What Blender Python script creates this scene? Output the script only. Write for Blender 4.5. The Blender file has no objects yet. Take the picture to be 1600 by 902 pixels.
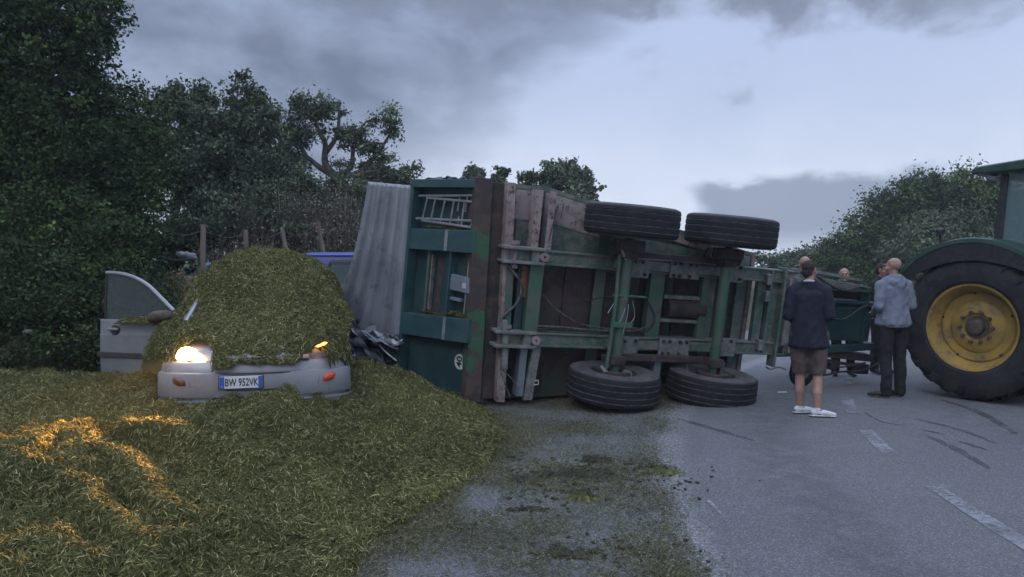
import bpy, bmesh, math, random
import numpy as np
from mathutils import Vector, Matrix, noise as mnoise
R = math.radians
rng = np.random.default_rng(7)
random.seed(7)
SC = bpy.context.scene
COL = SC.collection

# ------------------------------------------------------------------ camera
cam = bpy.data.cameras.new("camera"); camo = bpy.data.objects.new("camera", cam); COL.objects.link(camo)
cam.sensor_width = 36; cam.lens = 36 * 1150 / 1600; cam.clip_start = .05; cam.clip_end = 3000
camo.location = (0, 0, 1.6); camo.rotation_euler = (math.pi / 2 - .0219, 0, 0)
SC.camera = camo

# ------------------------------------------------------------------ node helpers
def N(nt, t, **k):
    n = nt.nodes.new(t)
    for a, b in k.items():
        if a == 'inp':
            for i, v in b.items(): n.inputs[i].default_value = v
        else: setattr(n, a, b)
    return n
def mth(nt, op, a, b=None, clamp=False):
    n = nt.nodes.new('ShaderNodeMath'); n.operation = op; n.use_clamp = clamp
    for i, v in enumerate((a, b)):
        if v is None: continue
        if isinstance(v, (int, float)): n.inputs[i].default_value = v
        else: nt.links.new(v, n.inputs[i])
    return n.outputs[0]
def mixc(nt, f, a, b):
    n = nt.nodes.new('ShaderNodeMix'); n.data_type = 'RGBA'
    for i, v in ((0, f), (6, a), (7, b)):
        if isinstance(v, (int, float)): n.inputs[i].default_value = v
        elif isinstance(v, tuple): n.inputs[i].default_value = (*v, 1)[:4]
        else: nt.links.new(v, n.inputs[i])
    return n.outputs[2]
def sstep(nt, v, lo, hi):
    n = nt.nodes.new('ShaderNodeMapRange'); n.interpolation_type = 'SMOOTHSTEP'
    nt.links.new(v, n.inputs[0]); n.inputs[1].default_value = lo; n.inputs[2].default_value = hi
    return n.outputs[0]

# ------------------------------------------------------------------ world: dusk sky with broken cloud
SUN_EL, SUN_AZ = R(38), R(200)
W = bpy.data.worlds.new("World"); SC.world = W; W.use_nodes = True
nt = W.node_tree; nt.nodes.clear()
out = N(nt, 'ShaderNodeOutputWorld')
sky = N(nt, 'ShaderNodeTexSky', sky_type='NISHITA', sun_disc=False, sun_elevation=SUN_EL, sun_rotation=SUN_AZ)
bg1 = N(nt, 'ShaderNodeBackground', inp={1: .05}); 
tc = N(nt, 'ShaderNodeTexCoord'); sep = N(nt, 'ShaderNodeSeparateXYZ'); nt.links.new(tc.outputs['Generated'], sep.inputs[0])
az = mth(nt, 'ARCTAN2', sep.outputs[0], sep.outputs[1]); el = mth(nt, 'ARCSINE', sep.outputs[2])
cv = N(nt, 'ShaderNodeCombineXYZ'); nt.links.new(az, cv.inputs[0]); nt.links.new(mth(nt, 'MULTIPLY', el, 1.7), cv.inputs[1])
def skyn(scale, det=6, rough=.55, off=0.):
    n = N(nt, 'ShaderNodeTexNoise', noise_dimensions='3D', inp={'Scale': scale, 'Detail': det, 'Roughness': rough, 'Distortion': .25})
    m = N(nt, 'ShaderNodeVectorMath', operation='ADD'); nt.links.new(cv.outputs[0], m.inputs[0]); m.inputs[1].default_value = (off, off, off)
    nt.links.new(m.outputs[0], n.inputs['Vector']); return mth(nt, 'SUBTRACT', n.outputs[0], .5)
n1, n2, n3 = skyn(4.5, off=3.1), skyn(11, off=7.7), skyn(2.2, 4, off=1.3)
# left cloud deck: everything left of a slanting edge
f = mth(nt, 'SUBTRACT', mth(nt, 'ADD', az, .10), mth(nt, 'MULTIPLY', mth(nt, 'SUBTRACT', el, .143), 1.2))
f = mth(nt, 'ADD', f, mth(nt, 'ADD', mth(nt, 'MULTIPLY', n1, .45), mth(nt, 'MULTIPLY', n2, .16)))
m1 = mth(nt, 'SUBTRACT', 1., sstep(nt, f, -.10, .06))
inner = mth(nt, 'ADD', mth(nt, 'MULTIPLY', n3, 1.5), mth(nt, 'ADD', mth(nt, 'MULTIPLY', n1, 1.5), mth(nt, 'MULTIPLY', n2, .7)))
m1 = mth(nt, 'MULTIPLY', m1, mth(nt, 'ADD', .80, inner, True))
# ragged cloud along the top right
g = mth(nt, 'ADD', el, mth(nt, 'ADD', mth(nt, 'MULTIPLY', n1, .34), mth(nt, 'MULTIPLY', n2, .15)))
m2 = mth(nt, 'MULTIPLY', sstep(nt, g, .285, .36), mth(nt, 'ADD', .70, mth(nt, 'ADD', n3, n2)))
# low bank at right
b = mth(nt, 'ADD', el, mth(nt, 'ADD', mth(nt, 'MULTIPLY', n2, .06), mth(nt, 'MULTIPLY', n1, .03)))
bk = mth(nt, 'SUBTRACT', 1., sstep(nt, b, .112, .128))
azn = mth(nt, 'ADD', az, mth(nt, 'MULTIPLY', n2, .10))
bk = mth(nt, 'MULTIPLY', bk, mth(nt, 'MULTIPLY', sstep(nt, azn, .235, .27), mth(nt, 'SUBTRACT', 1., sstep(nt, azn, .50, .58))))
bk = mth(nt, 'MULTIPLY', bk, mth(nt, 'MULTIPLY', sstep(nt, el, .015, .06), .8))
light = mixc(nt, sstep(nt, el, .02, .33), (.70, .76, .87), (.44, .53, .77))
streak = sstep(nt, mth(nt, 'ADD', mth(nt, 'MULTIPLY', n1, .8), mth(nt, 'MULTIPLY', n3, 1.)), -.25, .3)
light = mixc(nt, mth(nt, 'MULTIPLY', streak, .75), light, (.44, .52, .70))
c = mixc(nt, m1, light, (.150, .185, .270))
c = mixc(nt, m2, c, (.19, .22, .31))
c = mixc(nt, bk, c, (.19, .235, .33))
# an overcast sky is brighter towards the zenith
zen = sstep(nt, el, .42, 1.1)
c = mixc(nt, zen, c, (1.22, 1.45, 1.98))
bg2 = N(nt, 'ShaderNodeBackground', inp={1: 1.0}); nt.links.new(c, bg2.inputs[0])
nt.links.new(sky.outputs[0], bg1.inputs[0])
add = N(nt, 'ShaderNodeMixShader', inp={0: .93}); nt.links.new(bg1.outputs[0], add.inputs[1]); nt.links.new(bg2.outputs[0], add.inputs[2])
nt.links.new(add.outputs[0], out.inputs[0])

sl = bpy.data.lights.new("sun", 'SUN'); sl.energy = .5; sl.angle = R(25); sl.color = (1, .97, .94)
so = bpy.data.objects.new("sun", sl); COL.objects.link(so)
sd = Vector((math.sin(SUN_AZ) * math.cos(SUN_EL), math.cos(SUN_AZ) * math.cos(SUN_EL), math.sin(SUN_EL)))
so.rotation_euler = sd.to_track_quat('Z', 'Y').to_euler(); so.location = (0, 0, 20)
SC.view_settings.view_transform = 'Standard'; SC.view_settings.look = 'None'; SC.view_settings.gamma = 1
SC.view_settings.exposure = 0.27
try: SC.cycles.use_denoising = True
except Exception: pass

# ------------------------------------------------------------------ materials
def mat(name, col, col2=None, scale=6., rough=.6, metal=0., bump=0., bscale=40., lo=.42, hi=.6, detail=6, col3=None, scale3=2., lo3=.5, hi3=.62, stretch=None, spec=.5):
    m = bpy.data.materials.new(name); m.use_nodes = True; nt = m.node_tree
    p = nt.nodes['Principled BSDF']; p.inputs['Roughness'].default_value = rough; p.inputs['Metallic'].default_value = metal
    p.inputs['Specular IOR Level'].default_value = spec
    p.inputs['Base Color'].default_value = (*col, 1)
    tc = N(nt, 'ShaderNodeTexCoord'); vec = tc.outputs['Object']
    if stretch:
        mp = N(nt, 'ShaderNodeMapping'); mp.inputs['Scale'].default_value = stretch; nt.links.new(vec, mp.inputs[0]); vec = mp.outputs[0]
    c = None
    if col2:
        n = N(nt, 'ShaderNodeTexNoise', inp={'Scale': scale, 'Detail': detail, 'Roughness': .65}); nt.links.new(vec, n.inputs['Vector'])
        c = mixc(nt, sstep(nt, n.outputs[0], lo, hi), col, col2)
        if col3:
            n = N(nt, 'ShaderNodeTexNoise', inp={'Scale': scale3, 'Detail': 8, 'Roughness': .7}); nt.links.new(vec, n.inputs['Vector'])
            c = mixc(nt, sstep(nt, n.outputs[0], lo3, hi3), c, col3)
        nt.links.new(c, p.inputs['Base Color'])
    if bump:
        n = N(nt, 'ShaderNodeTexNoise', inp={'Scale': bscale, 'Detail': 5, 'Roughness': .6}); nt.links.new(vec, n.inputs['Vector'])
        bp = N(nt, 'ShaderNodeBump', inp={'Strength': 1., 'Distance': bump}); nt.links.new(n.outputs[0], bp.inputs['Height']); nt.links.new(bp.outputs[0], p.inputs['Normal'])
    return m
def emit(name, col, s):
    m = bpy.data.materials.new(name); m.use_nodes = True; p = m.node_tree.nodes['Principled BSDF']
    p.inputs['Base Color'].default_value = (*col, 1); p.inputs['Emission Color'].default_value = (*col, 1); p.inputs['Emission Strength'].default_value = s
    return m
def glass(name, col, rough=.1, alpha=.5):
    m = bpy.data.materials.new(name); m.use_nodes = True; p = m.node_tree.nodes['Principled BSDF']
    p.inputs['Base Color'].default_value = (*col, 1); p.inputs['Roughness'].default_value = rough; p.inputs['Alpha'].default_value = alpha
    return m
M = {}
GREEN, RUST, DUST, TEAL = (.035, .115, .07), (.075, .045, .04), (.21, .175, .16), (.022, .085, .085)
M['green'] = mat('green_paint', (.058, .115, .088), (.14, .155, .14), 5, .6, bump=.002, col3=(.20, .18, .165), scale3=7, lo3=.50, hi3=.64)
M['green2'] = mat('worn_green_paint', (.045, .118, .078), (.10, .12, .105), 3, .55, bump=.002, col3=(.09, .07, .06), scale3=5, lo3=.56, hi3=.64)
M['teal'] = mat('teal_paint', (.024, .068, .078), (.040, .088, .095), 2.5, .45, bump=.0015, col3=(.09, .11, .11), scale3=4, lo3=.56, hi3=.75)
M['teald'] = mat('teal_sheet', (.014, .044, .050), (.028, .068, .070), 1.8, .5, bump=.002, col3=(.05, .06, .055), scale3=5, lo3=.56, hi3=.7)
M['rust'] = mat('rusted_steel', (.060, .045, .045), (.035, .03, .033), 5, .85, bump=.004, col3=(.095, .065, .05), scale3=9, lo3=.52, hi3=.66)
M['postmix'] = mat('rust_over_green', (.085, .058, .052), (.05, .04, .04), 5, .75, bump=.003, col3=(.035, .11, .055), scale3=1.7, lo3=.535, hi3=.57)
M['dusty'] = mat('dusty_steel', (.30, .255, .245), (.22, .17, .165), 6, .85, bump=.003, col3=(.08, .05, .04), scale3=12, lo3=.55, hi3=.65)
M['dark'] = mat('grimy_steel_and_dark_opening', (.022, .022, .022), (.045, .038, .034), 8, .8, bump=.004)  # also paints the shaded openings in the trailer floor
M['plate'] = mat('bolted_plate_steel', (.20, .205, .20), (.12, .135, .125), 9, .7, bump=.004, col3=(.08, .055, .045), scale3=14, lo3=.60, hi3=.66)
M['floorp'] = mat('trailer_floor_steel', (.045, .07, .055), (.075, .06, .055), 2.2, .8, bump=.003, col3=(.055, .035, .03), scale3=3, lo3=.5, hi3=.6)
M['galv'] = mat('galvanised_sheet', (.30, .32, .36), (.24, .255, .29), 1.6, .42, .35, bump=.0015, bscale=15, col3=(.14, .15, .17), scale3=5, lo3=.52, hi3=.72, stretch=(1, 1, 1))
M['galvd'] = mat('torn_galvanised_sheet', (.12, .13, .15), (.05, .055, .06), 5, .5, .4, bump=.003)
M['alu'] = mat('aluminium', (.35, .37, .40), (.26, .28, .3), 10, .45, .5)
M['greybox'] = mat('grey_enamel', (.18, .22, .26), (.14, .17, .2), 5, .5)
M['white'] = mat('white_paint', (.55, .56, .55), (.4, .4, .4), 9, .6)
M['black'] = mat('black_plastic', (.015, .015, .016), (.03, .03, .03), 20, .5)
M['rubber'] = mat('tyre_rubber', (.009, .010, .013), (.017, .017, .020), 9, .75, bump=.003, bscale=60, col3=(.030, .029, .030), scale3=16, lo3=.58, hi3=.72, spec=.35)
M['side'] = mat('dusty_tyre_sidewall', (.085, .08, .08), (.05, .05, .052), 7, .85, bump=.003)
M['groove'] = mat('dust_in_tread_grooves', (.10, .10, .105), (.035, .035, .04), 14, .9)
M['trubber'] = mat('tractor_tyre_rubber', (.018, .019, .022), (.034, .033, .034), 5, .8, bump=.006, bscale=25, spec=.3)
M['yellow'] = mat('yellow_wheel_paint', (.36, .23, .05), (.26, .175, .05), 4, .6, bump=.002, col3=(.13, .095, .06), scale3=6, lo3=.48, hi3=.68)
M['tgreen'] = mat('tractor_green', (.018, .052, .036), (.032, .066, .05), 5, .4)
M['hub'] = mat('dusty_hub', (.12, .09, .06), (.06, .05, .045), 9, .8, bump=.003)
M['orange'] = mat('weathered_orange_plate', (.24, .10, .035), (.14, .06, .03), 15, .6)
M['brown'] = mat('dark_brown_patch', (.066, .048, .051), (.045, .034, .037), 9, .8)
M['hose'] = mat('grey_hose', (.12, .125, .13), (.06, .06, .065), 15, .6)
M['silver'] = mat('silver_car_paint', (.29, .30, .325), (.25, .26, .28), 3, .38, .35, col3=(.22, .21, .19), scale3=14, lo3=.60, hi3=.75)
M['trim'] = mat('dark_trim', (.035, .03, .032), (.05, .042, .04), 10, .7)
M['mirror'] = mat('muddy_dark_mirror_shell', (.045, .025, .022), (.08, .07, .045), 18, .7)
M['cglass'] = glass('dusty_window_glass', (.08, .10, .10), .18, .82)
M['dglass'] = glass('misted_door_glass', (.10, .13, .13), .25, .45)
M['blue'] = mat('blue_van_paint', (.025, .05, .24), (.035, .06, .26), 3, .3)
M['wood'] = mat('weathered_wood_post', (.19, .165, .14), (.11, .09, .075), 12, .9, bump=.004, stretch=(1, 1, .15))
M['wire'] = mat('rusty_fence_wire', (.09, .07, .06), None, 5, .7)
M['bark'] = mat('tree_bark', (.055, .048, .042), (.10, .09, .08), 8, .95, bump=.02, bscale=12)
M['plasticw'] = mat('pale_plastic_sheet', (.27, .28, .30), (.15, .16, .17), 6, .5)
M['plasticb'] = mat('blue_plastic', (.03, .22, .42), (.05, .28, .48), 6, .5)
M['lampred'] = mat('orange_red_lamp_glass', (.62, .06, .02), None, rough=.2)
M['lampbrown'] = mat('brown_lamp_glass', (.16, .045, .02), (.09, .04, .025), 30, .35)  # browner, darker glass than the other fog lamp
M['steelrim'] = mat('dusty_rim_steel', (.10, .10, .105), (.06, .055, .055), 9, .7, bump=.002)
M['skin'] = mat('skin', (.36, .215, .165), (.32, .18, .135), 12, .55)
M['hair'] = mat('short_dark_hair', (.02, .016, .014), (.04, .03, .028), 60, .9, bump=.003, bscale=200)
M['stubble'] = mat('cropped_grey_hair', (.27, .20, .17), (.34, .22, .175), 60, .8)
M['eye'] = mat('dark_eye', (.02, .015, .015), None, rough=.2)
M['navy'] = mat('navy_cloth', (.007, .009, .022), (.012, .014, .028), 10, .9, bump=.004, bscale=30)
M['shirtw'] = mat('pale_collar_cloth', (.42, .47, .55), None, rough=.9)
M['shorts'] = mat('brown_grey_cloth', (.095, .070, .065), (.06, .046, .043), 7, .95, bump=.004, bscale=30)
M['hoodie'] = mat('grey_blue_fleece', (.175, .195, .25), (.14, .16, .21), 7, .95, bump=.005, bscale=22)
M['blackc'] = mat('black_cloth', (.010, .010, .013), (.018, .018, .02), 8, .9, bump=.004, bscale=30)
M['shoew'] = mat('white_mesh_shoe', (.62, .65, .68), (.5, .52, .55), 30, .7)
M['shoeb'] = mat('black_shoe', (.012, .012, .013), None, rough=.5)
M['platew'] = mat('reflective_plate_white', (.62, .65, .70), None, rough=.4)
M['plateb'] = mat('plate_blue', (.03, .10, .42), None, rough=.4)
M['mud'] = mat('dark_mud', (.018, .017, .012), (.05, .05, .025), 25, .9, bump=.01)

def leafmat(name, c1, c2, tr=.25):
    m = mat(name, c1, c2, 1.3, .55, lo=.35, hi=.65); p = m.node_tree.nodes['Principled BSDF']; p.inputs['Specular IOR Level'].default_value = .12; p.inputs['Roughness'].default_value = .8
    return m
LEAF_D = [leafmat('holm_oak_leaf_dark', (0.027, 0.047, 0.020), (0.040, 0.066, 0.025)), leafmat('holm_oak_leaf_mid', (0.053, 0.087, 0.032), (0.070, 0.113, 0.038)), leafmat('holm_oak_leaf_light', (0.106, 0.164, 0.056), (0.138, 0.197, 0.070))]
LEAF_G = [leafmat('grey_green_leaf_dark', (0.063, 0.083, 0.050), (0.078, 0.101, 0.058)), leafmat('grey_green_leaf_mid', (0.104, 0.133, 0.078), (0.122, 0.155, 0.091)), leafmat('grey_green_leaf_light', (0.159, 0.200, 0.119), (0.189, 0.233, 0.140))]
REED = [leafmat('dry_stalk_dark', (.07, .068, .05), (.09, .085, .06)), leafmat('dry_stalk_mid', (.14, .13, .10), (.17, .155, .12)), leafmat('seed_head_pale', (.24, .22, .18), (.30, .27, .22))]
SIL = [leafmat('silage_mass', (0.040, 0.042, 0.016), (0.067, 0.068, 0.023)), leafmat('silage_blade_dark', (0.055, 0.061, 0.021), (0.095, 0.099, 0.035)), leafmat('silage_blade_mid', (0.125, 0.129, 0.048), (0.185, 0.183, 0.068)), leafmat('silage_blade_straw', (0.312, 0.289, 0.130), (0.417, 0.376, 0.181))]
CLIP = [leafmat('clipping_dark', (.055, .055, .034), (.080, .078, .045)), leafmat('clipping_mid', (.105, .112, .050), (.15, .15, .066)), leafmat('clipping_straw', (.24, .225, .15), (.32, .30, .21))]

# ------------------------------------------------------------------ object helpers
def prop(o, label=None, cat=None, group=None, kind=None):
    if label: o['label'] = label
    if cat: o['category'] = cat
    if group: o['group'] = group
    if kind: o['kind'] = kind
    return o
def thing(name, label, cat, loc=(0, 0, 0), rz=0., group=None, matrix=None):
    o = bpy.data.objects.new(name, None); COL.objects.link(o); o.empty_display_size = .3
    if matrix is not None: o.matrix_world = matrix
    else: o.location = loc; o.rotation_euler = (0, 0, rz)
    return prop(o, label, cat, group)
def ao(name, me, parent=None):
    o = bpy.data.objects.new(name, me); COL.objects.link(o)
    if parent is not None: o.parent = parent
    return o
class MB:
    def __init__(s, T=None): s.v = []; s.f = []; s.m = []; s.T = T
    def add(s, vs, fs, mi=0):
        b = len(s.v)
        for p in vs:
            p = Vector(p); s.v.append(s.T @ p if s.T is not None else p)
        for f in fs: s.f.append([b + i for i in f]); s.m.append(mi)
        return s
    def hexa(s, p, mi=0):   # p: 8 points, bottom 4 (ccw) then top 4
        return s.add(p, [(0, 3, 2, 1), (4, 5, 6, 7), (0, 1, 5, 4), (1, 2, 6, 5), (2, 3, 7, 6), (3, 0, 4, 7)], mi)
    def box(s, x0, x1, y0, y1, z0, z1, mi=0):
        return s.hexa([(x0, y0, z0), (x1, y0, z0), (x1, y1, z0), (x0, y1, z0), (x0, y0, z1), (x1, y0, z1), (x1, y1, z1), (x0, y1, z1)], mi)
    def prism(s, poly, lo, hi, ax=2, mi=0):
        def P(a, b, c): return {2: (a, b, c), 1: (a, c, b), 0: (c, a, b)}[ax]
        n = len(poly); vs = [P(a, b, lo) for a, b in poly] + [P(a, b, hi) for a, b in poly]
        return s.add(vs, [tuple(range(n))[::-1], tuple(range(n, 2 * n))] + [(i, (i + 1) % n, n + (i + 1) % n, n + i) for i in range(n)], mi)
    def tube(s, pts, r, n=8, mi=0, cap=True):
        pts = [Vector(p) for p in pts]; rs = r if isinstance(r, (list, tuple)) else [r] * len(pts)
        d = (pts[1] - pts[0]).normalized(); up = Vector((0, 0, 1)) if abs(d.z) < .9 else Vector((1, 0, 0))
        x = d.cross(up).normalized(); vs = []
        for i, p in enumerate(pts):
            t = (pts[min(i + 1, len(pts) - 1)] - pts[max(i - 1, 0)]).normalized()
            x = (x - t * x.dot(t)).normalized(); y = t.cross(x)
            for k in range(n):
                q = 2 * math.pi * k / n; vs.append(p + (x * math.cos(q) + y * math.sin(q)) * rs[i])
        fs = [(i * n + k, i * n + (k + 1) % n, (i + 1) * n + (k + 1) % n, (i + 1) * n + k) for i in range(len(pts) - 1) for k in range(n)]
        if cap: fs += [tuple(range(n))[::-1], tuple(range((len(pts) - 1) * n, len(pts) * n))]
        return s.add(vs, fs, mi)
    def revolve(s, prof, O=(0, 0, 0), A=(0, 0, 1), n=48, closed=True):  # prof: (r, h, mat of segment to next)
        O, A = Vector(O), Vector(A).normalized(); up = Vector((0, 0, 1)) if abs(A.z) < .9 else Vector((1, 0, 0))
        X = A.cross(up).normalized(); Y = A.cross(X); m = len(prof); b = len(s.v); vs = []
        for k in range(n):
            q = 2 * math.pi * k / n; e = X * math.cos(q) + Y * math.sin(q)
            for p in prof: vs.append(O + e * p[0] + A * p[1])
        for p in vs: s.v.append(s.T @ p if s.T is not None else p)
        for k in range(n):
            k2 = (k + 1) % n
            for i in range(m if closed else m - 1):
                j = (i + 1) % m; s.f.append([b + k * m + i, b + k2 * m + i, b + k2 * m + j, b + k * m + j]); s.m.append(prof[i][2] if len(prof[i]) > 2 else 0)
        return s
    def build(s, name, mats, parent=None, smooth=False, bevel=0., sharp=40):
        if not isinstance(mats, (list, tuple)): mats = [mats]
        me = bpy.data.meshes.new(name); me.from_pydata([tuple(v) for v in s.v], [], s.f)
        for m in mats: me.materials.append(m)
        me.polygons.foreach_set('material_index', s.m)
        bm = bmesh.new(); bm.from_mesh(me); bmesh.ops.recalc_face_normals(bm, faces=bm.faces); bm.to_mesh(me); bm.free()
        if smooth:
            me.polygons.foreach_set('use_smooth', [True] * len(me.polygons))
            try: me.set_sharp_from_angle(angle=R(sharp))
            except Exception: pass
        o = ao(name, me, parent)
        if bevel:
            b = o.modifiers.new('bevel', 'BEVEL'); b.width = bevel; b.segments = 2; b.limit_method = 'ANGLE'; b.angle_limit = R(40)
        return o
def arr_mesh(name, V, F, mi, mats, parent=None, smooth=False):
    """V (n,3), F (m,4) arrays"""
    me = bpy.data.meshes.new(name); me.vertices.add(len(V)); me.vertices.foreach_set('co', np.asarray(V, np.float32).ravel())
    k = F.shape[1]; me.loops.add(F.size); me.loops.foreach_set('vertex_index', F.astype(np.int32).ravel())
    me.polygons.add(len(F)); me.polygons.foreach_set('loop_start', np.arange(0, F.size, k, dtype=np.int32))
    for m in mats: me.materials.append(m)
    me.polygons.foreach_set('material_index', np.asarray(mi, np.int32))
    if smooth is not False:
        me.polygons.foreach_set('use_smooth', np.asarray(smooth, bool) if not isinstance(smooth, bool) else np.ones(len(F), bool))
    me.update(calc_edges=True); me.validate()
    return ao(name, me, parent)
def unit(v): return v / np.maximum(np.linalg.norm(v, axis=-1, keepdims=True), 1e-9)
def quads(P, D, L, Wd, Nn=None):
    """one blade quad per point: centre P, direction D, length L, width Wd; diamond-ish"""
    n = len(P)
    if Nn is None: Nn = unit(rng.normal(size=(n, 3)))
    S = unit(np.cross(D, Nn)); L = L[:, None] / 2; Wd = Wd[:, None] / 2
    up = unit(np.cross(S, D)) * L * rng.uniform(-.25, .25, (n, 1))
    V = np.stack([P - D * L, P + S * Wd + up, P + D * L, P - S * Wd + up], 1).reshape(-1, 3)
    return V, np.arange(4 * n).reshape(n, 4)
def fbm(x, y, seed=0, octs=5, f0=1., gain=.5):
    """cheap value noise on arrays"""
    r = np.random.default_rng(seed); out = np.zeros_like(x, float); amp = 1.; tot = 0
    for o in range(octs):
        T = r.random((64, 64)); X = x * f0 + r.random() * 60; Y = y * f0 + r.random() * 60
        xi = np.floor(X).astype(int); yi = np.floor(Y).astype(int); u = X - xi; w = Y - yi; u = u * u * (3 - 2 * u); w = w * w * (3 - 2 * w)
        g = lambda a, b: T[a % 64, b % 64]
        out += amp * ((g(xi, yi) * (1 - u) + g(xi + 1, yi) * u) * (1 - w) + (g(xi, yi + 1) * (1 - u) + g(xi + 1, yi + 1) * u) * w - .5); tot += amp
        amp *= gain; f0 *= 2.03
    return out / tot * 2
def smoothstep(a, b, x): t = np.clip((x - a) / (b - a), 0, 1); return t * t * (3 - 2 * t)

_ico = {}
def ico(sub):
    if sub not in _ico:
        bm = bmesh.new(); bmesh.ops.create_icosphere(bm, subdivisions=sub, radius=1); bm.verts.ensure_lookup_table()
        _ico[sub] = (np.array([v.co[:] for v in bm.verts]), np.array([[v.index for v in f.verts] for f in bm.faces])); bm.free()
    return _ico[sub]
# ------------------------------------------------------------------ terrain and road
def bank(x, y):
    a = 1.25 * smoothstep(10.2, 12.2, y) * smoothstep(-3.5, -4.5, x)
    b = 1.25 * smoothstep(15, 17, y) * smoothstep(0, 1, (rc(y) - 6.5 - x) / 2)
    c = .8 * smoothstep(0, 5, x - rc(y) - 4.2) * smoothstep(6, 14, y)
    return np.maximum(np.maximum(a, b), c)
def rc(y):
    y = np.asarray(y, float); yy = np.clip(y - 4, -3, 12)
    return 3.0 + .05 * yy + .035 * yy ** 2 * np.sign(np.maximum(yy, 0)) + np.maximum(y - 16, 0) * .89 + np.minimum(y - 1, 0) * (-.05)
def grid_mesh(name, xs, ys, hf, mats, parent=None):
    X, Y = np.meshgrid(xs, ys); Z = hf(X, Y); V = np.stack([X, Y, Z], -1).reshape(-1, 3); nx, ny = len(xs), len(ys)
    i = (np.arange(ny - 1)[:, None] * nx + np.arange(nx - 1)[None]).ravel()
    F = np.stack([i, i + 1, i + nx + 1, i + nx], 1)
    return arr_mesh(name, V, F, np.zeros(len(F)), mats, parent, True)
M['ground'] = mat('verge_grass_and_soil', (.05, .055, .026), (.085, .075, .045), 1.2, .95, bump=.03, bscale=20, col3=(.10, .085, .06), scale3=3.1, lo3=.55, hi3=.7)
lin = np.concatenate([-np.geomspace(1500, 16, 22), np.arange(-15, 20, .35), np.geomspace(20, 1500, 24)])
liny = np.concatenate([-np.geomspace(1500, 6, 16), np.arange(-5, 30, .35), np.geomspace(30.5, 1500, 24)])
def gh(x, y):
    near = (np.abs(x) < 60) & (y < 80)
    road = smoothstep(.0, 1.2, np.maximum(x - rc(y) - 4, -1e3)) + smoothstep(0, 1., -x - 4)
    return np.where(near, bank(x, y) + fbm(x, y, 5, 4, .8) * .10 * np.clip(road, 0, 1) - .03, -.03)
g = grid_mesh('ground', lin, liny, gh, [M['ground']]); prop(g, kind='structure')

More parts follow.
